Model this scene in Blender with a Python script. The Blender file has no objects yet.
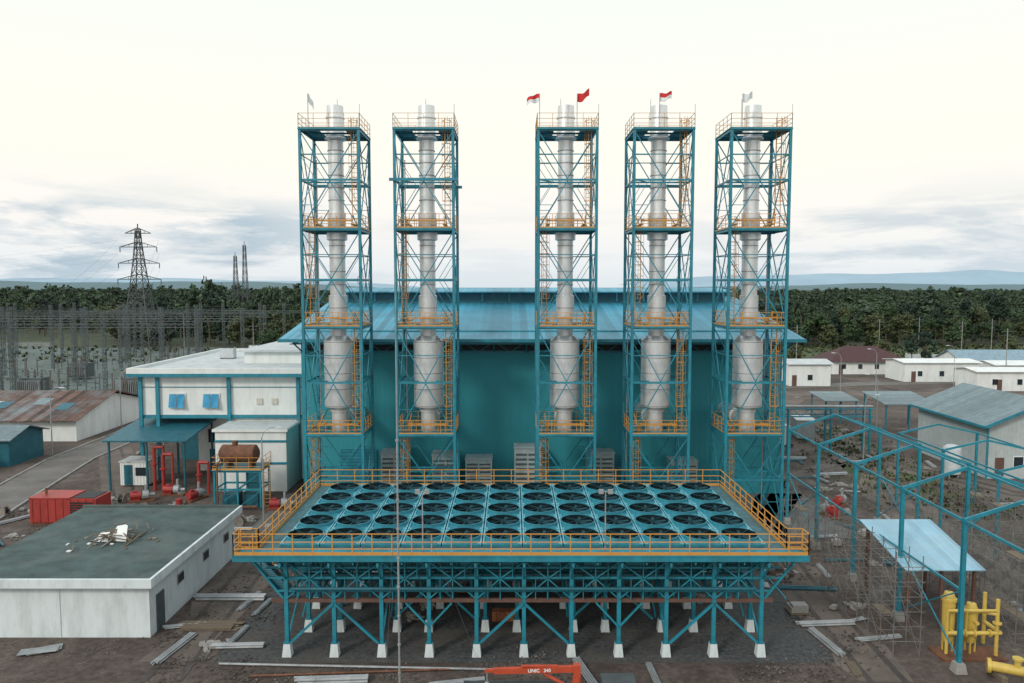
import bpy, math, random
import numpy as np
from mathutils import Vector, Matrix
scene=bpy.context.scene
COL=scene.collection
H=19.4
# ------------------------------------------------------------------ materials
def nt(m):
    m.use_nodes=True
    return m.node_tree.nodes,m.node_tree.links
def mat(name,col,rough=0.6,metal=0.0,var=0.25,scale=1.5,dirt=None,dirt_amt=0.35,dirt_scale=0.6,bump=0.0,bump_scale=20,corr=None,corr_str=0.6,stretch=None,island=0.0,corr_col=0.0,spec=None):
    m=bpy.data.materials.new(name); n,l=nt(m)
    b=n['Principled BSDF']; b.inputs['Roughness'].default_value=rough; b.inputs['Metallic'].default_value=metal
    if spec is not None: b.inputs['Specular IOR Level'].default_value=spec
    tc=n.new('ShaderNodeTexCoord')
    vec=tc.outputs['Object']
    if stretch:
        mp=n.new('ShaderNodeMapping'); mp.inputs['Scale'].default_value=stretch; l.new(vec,mp.inputs['Vector']); vs=mp.outputs['Vector']
    else: vs=vec
    no=n.new('ShaderNodeTexNoise'); no.inputs['Scale'].default_value=scale; no.inputs['Detail'].default_value=6; no.inputs['Roughness'].default_value=0.65
    l.new(vs,no.inputs['Vector'])
    r=n.new('ShaderNodeValToRGB'); r.color_ramp.elements[0].position=0.3; r.color_ramp.elements[1].position=0.7
    c0=[c*(1-var) for c in col]; c1=[min(1,c*(1+var)) for c in col]
    r.color_ramp.elements[0].color=(*c0,1); r.color_ramp.elements[1].color=(*c1,1)
    l.new(no.outputs['Fac'],r.inputs['Fac']); out=r.outputs['Color']
    if dirt:
        n2=n.new('ShaderNodeTexNoise'); n2.inputs['Scale'].default_value=dirt_scale; n2.inputs['Detail'].default_value=8; n2.inputs['Roughness'].default_value=0.7
        l.new(vs,n2.inputs['Vector'])
        r2=n.new('ShaderNodeValToRGB'); r2.color_ramp.elements[0].position=0.45; r2.color_ramp.elements[1].position=0.72
        r2.color_ramp.elements[1].color=(dirt_amt,)*3+(1,)
        l.new(n2.outputs['Fac'],r2.inputs['Fac'])
        mx=n.new('ShaderNodeMix'); mx.data_type='RGBA'
        l.new(r2.outputs['Color'],mx.inputs[0]); l.new(out,mx.inputs[6]); mx.inputs[7].default_value=(*dirt,1); out=mx.outputs[2]
    if island>0:
        g=n.new('ShaderNodeNewGeometry'); ma=n.new('ShaderNodeMapRange'); ma.inputs['To Min'].default_value=1-island; ma.inputs['To Max'].default_value=1+island
        l.new(g.outputs['Random Per Island'],ma.inputs['Value'])
        mm=n.new('ShaderNodeVectorMath'); mm.operation='SCALE'; l.new(out,mm.inputs[0]); l.new(ma.outputs['Result'],mm.inputs['Scale']); out=mm.outputs[0]
    if corr:
        axis,period=corr
        sx=n.new('ShaderNodeSeparateXYZ'); l.new(vec,sx.inputs[0])
        mu=n.new('ShaderNodeMath'); mu.operation='MULTIPLY'; mu.inputs[1].default_value=2*math.pi/period
        l.new(sx.outputs[axis],mu.inputs[0])
        si=n.new('ShaderNodeMath'); si.operation='SINE'; l.new(mu.outputs[0],si.inputs[0])
        mr=n.new('ShaderNodeMapRange'); mr.inputs['From Min'].default_value=-1; mr.inputs['To Min'].default_value=0.0
        l.new(si.outputs[0],mr.inputs['Value'])
        bp=n.new('ShaderNodeBump'); bp.inputs['Strength'].default_value=corr_str; bp.inputs['Distance'].default_value=0.06
        l.new(mr.outputs['Result'],bp.inputs['Height']); l.new(bp.outputs['Normal'],b.inputs['Normal'])
        if corr_col>0:
            wn=n.new('ShaderNodeTexWhiteNoise'); wn.noise_dimensions='1D'
            fl=n.new('ShaderNodeMath'); fl.operation='MULTIPLY'; fl.inputs[1].default_value=1/period; l.new(sx.outputs[axis],fl.inputs[0])
            f2=n.new('ShaderNodeMath'); f2.operation='FLOOR'; l.new(fl.outputs[0],f2.inputs[0]); l.new(f2.outputs[0],wn.inputs['W'])
            m2=n.new('ShaderNodeMapRange'); m2.inputs['To Min'].default_value=1-corr_col; m2.inputs['To Max'].default_value=1+corr_col; l.new(wn.outputs['Value'],m2.inputs['Value'])
            m3=n.new('ShaderNodeVectorMath'); m3.operation='SCALE'; l.new(out,m3.inputs[0]); l.new(m2.outputs['Result'],m3.inputs['Scale']); out=m3.outputs[0]
    elif bump>0:
        n3=n.new('ShaderNodeTexNoise'); n3.inputs['Scale'].default_value=bump_scale; n3.inputs['Detail'].default_value=5
        l.new(vec,n3.inputs['Vector'])
        bp=n.new('ShaderNodeBump'); bp.inputs['Strength'].default_value=bump; bp.inputs['Distance'].default_value=0.05
        l.new(n3.outputs['Fac'],bp.inputs['Height']); l.new(bp.outputs['Normal'],b.inputs['Normal'])
    l.new(out,b.inputs['Base Color'])
    return m
TEAL=mat('teal_paint',(0.018,0.22,0.30),0.45,var=0.25,dirt=(0.035,0.11,0.13),dirt_amt=0.6)
TEALD=mat('dark_teal_paint',(0.012,0.11,0.15),0.5)
TEALW=mat('teal_wall_cladding',(0.024,0.27,0.325),0.65,var=0.04,scale=0.2,corr=(0,0.5),corr_str=0.08,dirt=(0.022,0.23,0.28),dirt_amt=0.4,dirt_scale=0.3,corr_col=0.03)
ROOFB=mat('blue_roof_sheet',(0.055,0.29,0.41),0.5,var=0.12,scale=0.4,corr=(0,0.75),corr_str=1.0,dirt=(0.03,0.19,0.27),dirt_amt=0.6,dirt_scale=0.3,corr_col=0.24)
FANTOP=mat('cooler_top_paint',(0.025,0.235,0.31),0.5,var=0.25,scale=2,dirt=(0.03,0.11,0.14),dirt_amt=0.7)
FANSTRIP=mat('cooler_edge_painted_sheen',(0.16,0.45,0.53),0.3,var=0.2,scale=2)  # bright sky reflection on the cooler edges, painted as pale blue colour
ORANGE=mat('orange_rail_paint',(0.60,0.285,0.055),0.55,var=0.2,dirt=(0.30,0.15,0.06),dirt_amt=0.6,dirt_scale=1.5)
STEEL=mat('stack_aluminium',(0.76,0.78,0.79),0.34,metal=0.55,var=0.10,scale=1.2,dirt=(0.50,0.50,0.49),dirt_amt=0.6,dirt_scale=0.9,stretch=(1,1,0.35),bump=0.12,bump_scale=3)
BAND=mat('stack_band',(0.33,0.34,0.34),0.5,metal=0.5)
GALV=mat('galvanised_steel',(0.33,0.35,0.36),0.5,metal=0.3)
GREYL=mat('lattice_steel',(0.085,0.11,0.115),0.6,metal=0.2)
GREYT=mat('pylon_steel',(0.07,0.085,0.09),0.6,metal=0.2)
WHITE=mat('white_wall_paint',(0.74,0.77,0.76),0.8,var=0.05,dirt=(0.42,0.42,0.39),dirt_amt=0.45,dirt_scale=0.8,stretch=(1,1,0.3))
WHITEC=mat('cool_white_wall',(0.64,0.71,0.73),0.8,var=0.05,dirt=(0.34,0.37,0.36),dirt_amt=0.6,dirt_scale=1.1,stretch=(1,1,0.25))
CREAM=mat('cream_wall',(0.55,0.53,0.47),0.8,var=0.06,dirt=(0.3,0.28,0.24))
FLATROOF=mat('weathered_flat_roof',(0.052,0.086,0.084),0.85,var=0.4,scale=0.8,dirt=(0.12,0.14,0.13),dirt_amt=0.75,dirt_scale=0.3,bump=0.2)
PALEROOF=mat('pale_flat_roof',(0.5,0.54,0.55),0.7,var=0.12,dirt=(0.3,0.33,0.34),dirt_amt=0.6)
WALLG=mat('weathered_boundary_wall',(0.22,0.24,0.23),0.85,var=0.2,dirt=(0.10,0.11,0.09),dirt_amt=0.8,dirt_scale=0.2)
CONC=mat('concrete',(0.30,0.29,0.27),0.9,var=0.2,dirt=(0.13,0.12,0.10),dirt_amt=0.7,bump=0.2)
DARK=mat('dark_opening_and_eave_shade',(0.012,0.014,0.016),0.6)  # openings, and the painted shade strip under the hall eave
COILSHADE=mat('cooler_coil_and_shroud_shade',(0.007,0.016,0.020),1.0,spec=0.05)
BLADE=mat('fan_blade_paint',(0.015,0.06,0.075),0.8,spec=0.2)
GLASS=mat('blue_window_glass',(0.03,0.28,0.50),0.15)
GLASSD=mat('dark_window_glass',(0.02,0.03,0.04),0.1)
RUST=mat('rusty_roof_sheet',(0.12,0.068,0.052),0.85,var=0.4,scale=0.5,corr=(0,0.9),corr_str=0.8,dirt=(0.13,0.18,0.20),dirt_amt=1.0,dirt_scale=0.25,corr_col=0.45)
RUSTM=mat('rusty_metal',(0.17,0.075,0.04),0.8,var=0.4,scale=3,dirt=(0.06,0.03,0.02),dirt_amt=0.7)
REDP=mat('red_paint',(0.34,0.035,0.03),0.5,var=0.2,dirt=(0.10,0.03,0.02),dirt_amt=0.6)
REDR=mat('dark_red_roof',(0.07,0.03,0.032),0.8,var=0.25)
REDO=mat('red_orange_paint',(0.46,0.07,0.03),0.45,var=0.15,dirt=(0.2,0.05,0.03),dirt_scale=2)
YEL=mat('yellow_paint',(0.58,0.42,0.09),0.45,var=0.12,dirt=(0.25,0.15,0.04))
BROWN=mat('brown_steel_primer',(0.12,0.065,0.05),0.7)
TUBE=mat('weathered_tube',(0.15,0.16,0.155),0.7,var=0.4,scale=0.7,dirt=(0.13,0.08,0.06),dirt_amt=0.8)
WOOD=mat('timber',(0.15,0.12,0.085),0.85,var=0.35,scale=3,stretch=(1,8,8))
WOODG=mat('grey_timber',(0.21,0.19,0.165),0.9,var=0.35)
BRICK=mat('orange_brick',(0.36,0.13,0.06),0.9,var=0.3,scale=6)
PALEBLUE=mat('pale_blue_sheet',(0.27,0.48,0.60),0.45,var=0.08,corr=(0,0.5),corr_str=0.5,corr_col=0.12,dirt=(0.35,0.48,0.52),dirt_amt=0.6)
GREYROOF=mat('grey_blue_roof',(0.16,0.22,0.24),0.6,var=0.2,corr=(1,0.8),corr_str=0.6,dirt=(0.09,0.12,0.13),corr_col=0.15)
FRED=mat('flag_red',(0.6,0.03,0.03),0.8); FWHT=mat('flag_white',(0.75,0.78,0.78),0.8)
PORC=mat('porcelain',(0.13,0.11,0.10),0.3)
WIRE=mat('wire',(0.09,0.10,0.11),0.6)
BARK=mat('bark',(0.10,0.08,0.06),0.9,bump=0.3)
RUBBER=mat('rubber',(0.02,0.02,0.02),0.9)
def leafmat(name,a,big=0.02):
    return mat(name,a,0.8,var=0.55,scale=0.10,dirt=(a[0]*0.40,a[1]*0.5,a[2]*0.6),dirt_amt=0.9,dirt_scale=big,island=0.45)
LEAF=leafmat('leaf_green',(0.040,0.076,0.028),0.2); LEAF2=leafmat('leaf_olive',(0.070,0.086,0.032),0.2); LEAF3=leafmat('leaf_deep',(0.022,0.052,0.030),0.2)
LEAFF=leafmat('leaf_far',(0.040,0.070,0.034),0.018)
MOUNT=mat('hill_forest_painted_haze',(0.29,0.41,0.50),1.0,var=0.08,scale=0.002)  # bluish aerial haze baked into the hill colour
MOUNT2=mat('hill_near_painted_haze',(0.10,0.17,0.19),1.0,var=0.1,scale=0.003)  # nearer hills, distance haze likewise baked into the colour
# ------------------------------------------------------------------ mesh builder
class MB:
    def __init__(s): s.v=[];s.f=[];s.m=[]
    def poly(s,pts,mi=0):
        k=len(s.v); s.v+= [tuple(p) for p in pts]; s.f.append(tuple(range(k,k+len(pts)))); s.m.append(mi); return s
    def hexa(s,p,mi=0):
        k=len(s.v); s.v+=[tuple(q) for q in p]
        for f in ((0,3,2,1),(4,5,6,7),(0,1,5,4),(1,2,6,5),(2,3,7,6),(3,0,4,7)):
            s.f.append(tuple(k+i for i in f)); s.m.append(mi)
        return s
    def box(s,x0,x1,y0,y1,z0,z1,mi=0):
        return s.hexa([(x0,y0,z0),(x1,y0,z0),(x1,y1,z0),(x0,y1,z0),(x0,y0,z1),(x1,y0,z1),(x1,y1,z1),(x0,y1,z1)],mi)
    def beam(s,p,q,w,h=None,mi=0):
        h=h or w; p=Vector(p);q=Vector(q);d=(q-p)
        if d.length<1e-6: return s
        d.normalize(); up=Vector((0,0,1)) if abs(d.z)<0.95 else Vector((0,1,0))
        a=d.cross(up).normalized(); b=a.cross(d).normalized(); a=a*w/2; b=b*h/2
        return s.hexa([p-a-b,p+a-b,p+a+b,p-a+b,q-a-b,q+a-b,q+a+b,q-a+b],mi)
    def ibeam(s,p,q,w,mi=0,t=0.04):
        p=Vector(p);q=Vector(q);d=(q-p).normalized(); up=Vector((0,0,1)) if abs(d.z)<0.95 else Vector((0,1,0))
        a=d.cross(up).normalized(); b=a.cross(d).normalized()
        s.beam(p+b*(w/2-t/2),q+b*(w/2-t/2),w,t,mi); s.beam(p-b*(w/2-t/2),q-b*(w/2-t/2),w,t,mi); s.beam(p,q,t,w-2*t-0.002,mi)
        return s
    def cyl(s,p,q,r0,r1=None,n=10,mi=0,caps=True):
        r1=r0 if r1 is None else r1; p=Vector(p);q=Vector(q);d=(q-p).normalized()
        up=Vector((0,0,1)) if abs(d.z)<0.95 else Vector((1,0,0))
        a=d.cross(up).normalized(); b=a.cross(d).normalized(); k=len(s.v)
        for c,r in ((p,r0),(q,r1)):
            for i in range(n):
                t=2*math.pi*i/n; s.v.append(tuple(c+a*math.cos(t)*r+b*math.sin(t)*r))
        for i in range(n):
            j=(i+1)%n; s.f.append((k+i,k+j,k+n+j,k+n+i)); s.m.append(mi)
        if caps:
            s.f.append(tuple(k+i for i in reversed(range(n)))); s.m.append(mi)
            s.f.append(tuple(k+n+i for i in range(n))); s.m.append(mi)
        return s
    def lathe(s,prof,cx=0,cy=0,n=24,mi=0):
        k=len(s.v)
        for r,z in prof:
            for i in range(n):
                t=2*math.pi*i/n; s.v.append((cx+r*math.cos(t),cy+r*math.sin(t),z))
        for a in range(len(prof)-1):
            for i in range(n):
                j=(i+1)%n; s.f.append((k+a*n+i,k+a*n+j,k+(a+1)*n+j,k+(a+1)*n+i)); s.m.append(mi)
        return s
    def rail(s,pts,h=1.1,closed=False,mi=0,sp=1.3,t=0.055,toe=0.16):
        P=[Vector(p) for p in pts]
        if closed: P.append(P[0])
        for a,b in zip(P[:-1],P[1:]):
            L=(b-a).length; k=max(1,round(L/sp)); up=Vector((0,0,1))
            for i in range(k+1):
                c=a.lerp(b,i/k); s.beam(c,c+up*h,t,t,mi)
            for hh in (h,h*0.62,h*0.3): s.beam(a+up*hh,b+up*hh,t*0.85,t*0.85,mi)
            if toe: s.beam(a+up*toe/2,b+up*toe/2,0.02,toe,mi)
        return s
    def ladder(s,p,h,nx=(1,0,0),w=0.5,cage=True,mi=0,out=(0,-1,0)):
        p=Vector(p);a=Vector(nx)*w/2;u=Vector((0,0,1));o=Vector(out)
        s.beam(p-a,p-a+u*h,0.05,0.05,mi); s.beam(p+a,p+a+u*h,0.05,0.05,mi)
        z=0.2
        while z<h: s.beam(p-a+u*z,p+a+u*z,0.03,0.03,mi); z+=0.33
        if cage:
            z=2.2; k=Vector(nx)*0.38
            while z<h:
                c=p+u*z
                q=[c-a,c-k+o*0.35,c-a*0.5+o*0.75,c+a*0.5+o*0.75,c+k+o*0.35,c+a]
                for e,f in zip(q[:-1],q[1:]): s.beam(e,f,0.025,0.04,mi)
                z+=0.9
            for off in (-k+o*0.35,-a*0.5+o*0.75,a*0.5+o*0.75,k+o*0.35): s.beam(p+off+u*2.2,p+off+u*h,0.025,0.025,mi)
        return s
    def obj(s,name,mats,parent=None,loc=(0,0,0),smooth=False,rot=0,label=None,cat=None,group=None):
        me=bpy.data.meshes.new(name); me.from_pydata(s.v,[],s.f); me.update()
        if not isinstance(mats,(list,tuple)): mats=[mats]
        for m in mats: me.materials.append(m)
        me.polygons.foreach_set('material_index',s.m)
        if smooth:
            me.polygons.foreach_set('use_smooth',[len(f)==4 for f in s.f])
            try:
                me.set_sharp_from_angle(angle=math.radians(40))
            except Exception: pass
        o=bpy.data.objects.new(name,me); COL.objects.link(o); o.location=loc; o.rotation_euler=(0,0,rot)
        if parent: o.parent=parent
        tag(o,label,cat,group)
        return o
def tag(o,label=None,cat=None,group=None,kind=None):
    if label: o['label']=label
    if cat: o['category']=cat
    if group: o['group']=group
    if kind: o['kind']=kind
def root(name,loc,label,cat,group=None,rot=0):
    o=bpy.data.objects.new(name,None); o.empty_display_size=0.5; COL.objects.link(o); o.location=loc; o.rotation_euler=(0,0,rot); tag(o,label,cat,group); return o
def dup(o,loc,rot=None,scale=None,label=None):
    kids={}
    def walk(a):
        kids[a.name]=list(a.children)
        for b in a.children: walk(b)
    walk(o)
    def rec(src,par):
        c=src.copy(); COL.objects.link(c)
        if par is not None:
            c.parent=par; c.matrix_parent_inverse=src.matrix_parent_inverse.copy()
        for ch in kids.get(src.name,[]): rec(ch,c)
        return c
    c=rec(o,None); c.location=loc
    if rot is not None: c.rotation_euler=(0,0,rot)
    if scale is not None: c.scale=(scale,)*3 if not isinstance(scale,tuple) else scale
    if label: c['label']=label
    return c
# ------------------------------------------------------------------ ground
def ground_mat():
    m=bpy.data.materials.new('yard_dirt_and_grass'); n,l=nt(m); b=n['Principled BSDF']
    tc=n.new('ShaderNodeTexCoord'); v=tc.outputs['Object']
    def noise(sc,det=8,ro=0.65,dist=0):
        x=n.new('ShaderNodeTexNoise'); x.inputs['Scale'].default_value=sc; x.inputs['Detail'].default_value=det; x.inputs['Roughness'].default_value=ro; x.inputs['Distortion'].default_value=dist; l.new(v,x.inputs['Vector']); return x.outputs['Fac']
    def ramp(f,stops):
        r=n.new('ShaderNodeValToRGB'); e=r.color_ramp.elements
        while len(e)<len(stops): e.new(0.5)
        for k,(p,c) in enumerate(stops): e[k].position=p; e[k].color=(*c,1)
        l.new(f,r.inputs['Fac']); return r.outputs['Color']
    def mix(f,a,bb):
        x=n.new('ShaderNodeMix'); x.data_type='RGBA'; l.new(f,x.inputs[0]); l.new(a,x.inputs[6]); l.new(bb,x.inputs[7]); return x.outputs[2]
    dirt=ramp(noise(0.12,10,0.7,0.6),[(0.3,(0.034,0.027,0.024)),(0.45,(0.068,0.051,0.043)),(0.58,(0.108,0.084,0.071)),(0.72,(0.175,0.155,0.138))])
    fine=ramp(noise(2.5,8,0.75),[(0.3,(0.35,0.35,0.35)),(0.7,(1.7,1.7,1.7))])
    mu=n.new('ShaderNodeMix'); mu.data_type='RGBA'; mu.blend_type='MULTIPLY'; mu.inputs[0].default_value=0.85; l.new(dirt,mu.inputs[6]); l.new(fine,mu.inputs[7]); dirt=mu.outputs[2]
    grass=ramp(noise(0.3,8,0.7),[(0.3,(0.028,0.042,0.022)),(0.7,(0.068,0.082,0.042))])
    gm=ramp(noise(0.05,8,0.7,1.0),[(0.57,(0,0,0)),(0.67,(0.7,0.7,0.7))])
    near=mix(gm,dirt,grass)
    ln=n.new('ShaderNodeVectorMath'); ln.operation='LENGTH'; l.new(v,ln.inputs[0])
    mr=n.new('ShaderNodeMapRange'); mr.inputs['From Min'].default_value=170; mr.inputs['From Max'].default_value=230; l.new(ln.outputs['Value'],mr.inputs['Value'])
    out=mix(mr.outputs['Result'],near,grass)
    l.new(out,b.inputs['Base Color'])
    wet=ramp(noise(0.18,6,0.6,0.4),[(0.3,(0.45,0.45,0.45)),(0.42,(0.95,0.95,0.95))]); l.new(wet,b.inputs['Roughness'])
    bp=n.new('ShaderNodeBump'); bp.inputs['Strength'].default_value=0.7; bp.inputs['Distance'].default_value=0.18; l.new(noise(1.2,8,0.7),bp.inputs['Height']); l.new(bp.outputs['Normal'],b.inputs['Normal'])
    return m
g=MB(); g.poly([(-9000,-300,0),(9000,-300,0),(9000,9000,0),(-9000,9000,0)])
o=g.obj('ground',ground_mat()); tag(o,kind='structure')
GRAV=mat('dark_gravel',(0.060,0.064,0.066),0.95,var=0.6,scale=4,bump=0.5,bump_scale=8,dirt=(0.10,0.085,0.072),dirt_amt=0.8,dirt_scale=0.3)
GRAV2=mat('substation_gravel',(0.115,0.15,0.145),0.95,var=0.3,scale=0.3,dirt=(0.06,0.085,0.055),dirt_amt=0.8,dirt_scale=0.06)
ASPH=mat('worn_road',(0.15,0.142,0.132),0.9,var=0.25,scale=0.4,dirt=(0.09,0.075,0.062),dirt_amt=0.9,dirt_scale=0.15,bump=0.2)
MUD=mat('muddy_track',(0.145,0.118,0.10),0.95,var=0.3,scale=0.25,dirt=(0.065,0.052,0.045),dirt_amt=0.9,dirt_scale=0.3,bump=0.4,bump_scale=4)
RUT=mat('wet_tyre_rut',(0.05,0.041,0.036),0.7,var=0.4,scale=0.8,dirt=(0.10,0.082,0.07),dirt_amt=1.0,dirt_scale=0.5)
GRASS=mat('rough_grass',(0.05,0.08,0.03),0.95,var=0.4,scale=0.6,dirt=(0.1,0.09,0.06),dirt_amt=0.7,dirt_scale=0.15,bump=0.5,bump_scale=6)
def sheet(name,pts,m,z,kind='structure'):
    s=MB(); s.poly([(x,y,z) for x,y in pts]); o=s.obj(name,m); tag(o,kind=kind); return o
def ribbon(name,pts,w,m,z,kerb=False,wob=0.0,off=0.0):
    rr=random.Random(len(pts)*7+int(w*10)); s=MB(); P=[]
    for a,b in zip(pts[:-1],pts[1:]):
        k=6 if wob else 3
        for i in range(k): P.append(Vector((a[0]+(b[0]-a[0])*i/k,a[1]+(b[1]-a[1])*i/k,0)))
    P.append(Vector((*pts[-1],0))); L=[];Rr=[]
    for i,p in enumerate(P):
        d=(P[min(i+2,len(P)-1)]-P[max(i-2,0)]).normalized(); nn=Vector((-d.y,d.x,0)); p=p+nn*off
        L.append(p+nn*(w/2+rr.uniform(-wob,wob))); Rr.append(p-nn*(w/2+rr.uniform(-wob,wob)))
    for i in range(len(P)-1):
        s.poly([(Rr[i].x,Rr[i].y,z),(Rr[i+1].x,Rr[i+1].y,z),(L[i+1].x,L[i+1].y,z),(L[i].x,L[i].y,z)])
    o=s.obj(name,m); tag(o,kind='structure')
    if kerb:
        k=MB()
        for side in (L,Rr):
            for a,b in zip(side[:-1],side[1:]): k.beam((a.x,a.y,0.06),(b.x,b.y,0.06),0.22,0.13)
        ko=k.obj('road_kerb',CONC); tag(ko,kind='structure')
    return o
sheet('gravel_bed',[(-15.5,37.9),(16.8,37.9),(16.8,57),(-15.5,57)],GRAV,0.008)
sheet('plant_apron',[(-21,57.3),(27,57.3),(27,70),(-21,70)],mat('apron_concrete',(0.13,0.135,0.13),0.9,var=0.3,dirt=(0.06,0.055,0.05),dirt_amt=0.7),0.012)
sheet('substation_ground',[(-170,112),(-40,112),(-55,240),(-240,240)],GRAV2,0.012)
sheet('grass_verge',[(-120,104),(-66,104),(-66,113),(-125,113)],GRASS,0.016)
sheet('grass_field',[(60,196),(220,196),(260,250),(75,250)],GRASS,0.012)
sheet('grass_strip',[(34,70),(40,70),(46,100),(38,100)],GRASS,0.012)
ribbon('road',[(-44,56),(-46.5,68),(-49.5,84),(-50,100),(-52,112),(-56,135)],5.0,ASPH,0.024,kerb=True)
ribbon('road',[(-90,62),(-60,64.5),(-47.5,66)],4.5,ASPH,0.02)
ribbon('service_road',[(-50,95),(-34,66),(-30,60),(-18,54),(-17.5,38)],3.4,MUD,0.016,wob=0.5)
ribbon('dirt_track',[(110,60),(62,64),(47,70),(40,86),(42,120),(50,136),(120,134)],6,MUD,0.02,wob=0.7)
ribbon('access_track',[(32,42),(33,60),(38,76),(40,90)],5,MUD,0.016,wob=0.8)
ribbon('dirt_track',[(18.5,36),(18.8,46),(20,60),(28,76),(40,86)],3.0,MUD,0.012,wob=0.6)
ribbon('far_road',[(30,140),(70,150),(200,170)],5,ASPH,0.028)
for of in (-0.85,0.85):
    ribbon('tyre_track',[(18.5,35),(18.8,46),(20,60),(28,76),(40,86)],0.34,RUT,0.020,wob=0.07,off=of)
    ribbon('tyre_track',[(-48,90),(-34,66),(-30,60),(-18,54),(-17.3,36)],0.34,RUT,0.022,wob=0.07,off=of)
    ribbon('tyre_track',[(110,60),(62,64),(47,70),(40,86),(42,120)],0.5,RUT,0.030,wob=0.08,off=of)
    ribbon('tyre_track',[(32,42),(33,60),(38,76),(40,90)],0.4,RUT,0.030,wob=0.06,off=of)
    ribbon('tyre_track',[(-60,56),(-44,58),(-32,57.5),(-22,60)],0.4,RUT,0.018,wob=0.06,off=of)
# ------------------------------------------------------------------ hills
def hills(name,Y,x0,x1,base_h,amp,m,seed,n=160):
    rr=random.Random(seed); ph=[(rr.uniform(0,6.28),rr.uniform(1,9),rr.uniform(.3,1)) for _ in range(9)]
    s=MB(); xs=[x0+(x1-x0)*i/n for i in range(n+1)]
    def hh(x):
        t=(x-x0)/(x1-x0); v=sum(a/(f**0.8)*math.sin(t*f*6.28+p) for p,f,a in ph)
        e=math.sin(math.pi*t)**0.5 if 0<t<1 else 0
        return max(2,(base_h+amp*v)*e)
    rows=[]
    for k,(fy,fz) in enumerate([(0,0),(250,0.55),(500,0.85),(800,1.0),(1500,0.6)]):
        rows.append([(x,Y+fy,hh(x+k*30)*fz) for x in xs])
    for r in rows: s.v+=r
    w=n+1
    for a in range(len(rows)-1):
        for i in range(n): s.f.append((a*w+i,a*w+i+1,(a+1)*w+i+1,(a+1)*w+i)); s.m.append(0)
    o=s.obj(name,m); tag(o,kind='structure')
    for p in o.data.polygons: p.use_smooth=True
    return o
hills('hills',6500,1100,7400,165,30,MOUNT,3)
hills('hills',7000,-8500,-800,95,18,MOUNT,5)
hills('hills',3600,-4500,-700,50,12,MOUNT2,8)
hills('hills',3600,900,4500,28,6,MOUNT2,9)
# ------------------------------------------------------------------ engine hall
hall=root('engine_hall',(0,0,0),'large teal corrugated engine hall with blue metal gable roof','industrial building')
s=MB(); x0,x1=-19.5,25.0
prof=[(70,0),(70,15.3),(89,17.9),(108,15.3),(108,0)]
s.poly([(x0,70,0),(x1,70,0),(x1,70,15.3),(x0,70,15.3)])
s.poly([(x1,y,z) for y,z in prof]); s.poly([(x0,y,z) for y,z in reversed(prof)])
s.poly([(x1,108,0),(x0,108,0),(x0,108,15.3),(x1,108,15.3)])
s.obj('wall',TEALW,hall)
s=MB()
def slab(s,pts,t,mi=0):
    a=[Vector(p) for p in pts]; s.hexa([p-Vector((0,0,t)) for p in a]+a,mi)
slab(s,[(-20.6,66.8,14.7),(25.9,66.8,14.7),(25.9,89,18.15),(-20.6,89,18.15)],0.16)
slab(s,[(-20.6,89,18.15),(25.9,89,18.15),(25.9,111,15.1),(-20.6,111,15.1)],0.16)
roof=s.obj('roof',ROOFB,hall)
s=MB(); s.box(-18.5,23.8,85,93,17.4,18.75,1)
for i in range(15): 
    xx=-18.4+i*3.0; s.box(xx,xx+0.18,84.9,84.998,17.7,18.75,0)
slab(s,[(-19,83.8,18.8),(24.3,83.8,18.8),(24.3,89,19.2),(-19,89,19.2)],0.12,0); slab(s,[(-19,89,19.2),(24.3,89,19.2),(24.3,94.2,18.8),(-19,94.2,18.8)],0.12,0)
s.obj('ridge_vent',[ROOFB,TEALD],roof)
s=MB(); s.box(-20.62,25.92,66.62,66.79,14.45,14.74); s.obj('gutter',TEAL,roof)
s=MB(); s.beam((-19.5,69.88,13.3),(25,69.88,13.3),0.12,0.16); s.box(-19.4,24.9,69.95,69.985,13.45,15.0,1)  # dark strip on the wall top paints the shade of the overhang
s.beam((-19.5,67.2,14.3),(25,67.2,14.3),0.12,0.14)
for i in range(31):
    xx=-19.3+i*1.4725; s.beam((xx,69.9,13.3 if i%2 else 14.3),(xx+1.47,69.9,14.3 if i%2 else 13.3),0.07,0.07)
    if i%2==0: s.beam((xx,69.9,13.3),(xx,67.0,14.3),0.10,0.10); s.beam((xx,69.93,14.36),(xx,66.9,14.36),0.10,0.12)
s.obj('eave_truss_and_shade_strip',[TEAL,DARK],hall)
for i,(xx,w,h) in enumerate([(-16,3.4,4.2),(9.6,3.0,3.6)]):
    s=MB(); s.box(xx,xx+w,69.9,69.96,0,h,0)
    for k in range(int(h/0.3)): s.box(xx,xx+w,69.86,69.9,k*0.3+.02,k*0.3+0.26,1)
    s.obj('door',[TEALD,TEAL],hall)
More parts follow.
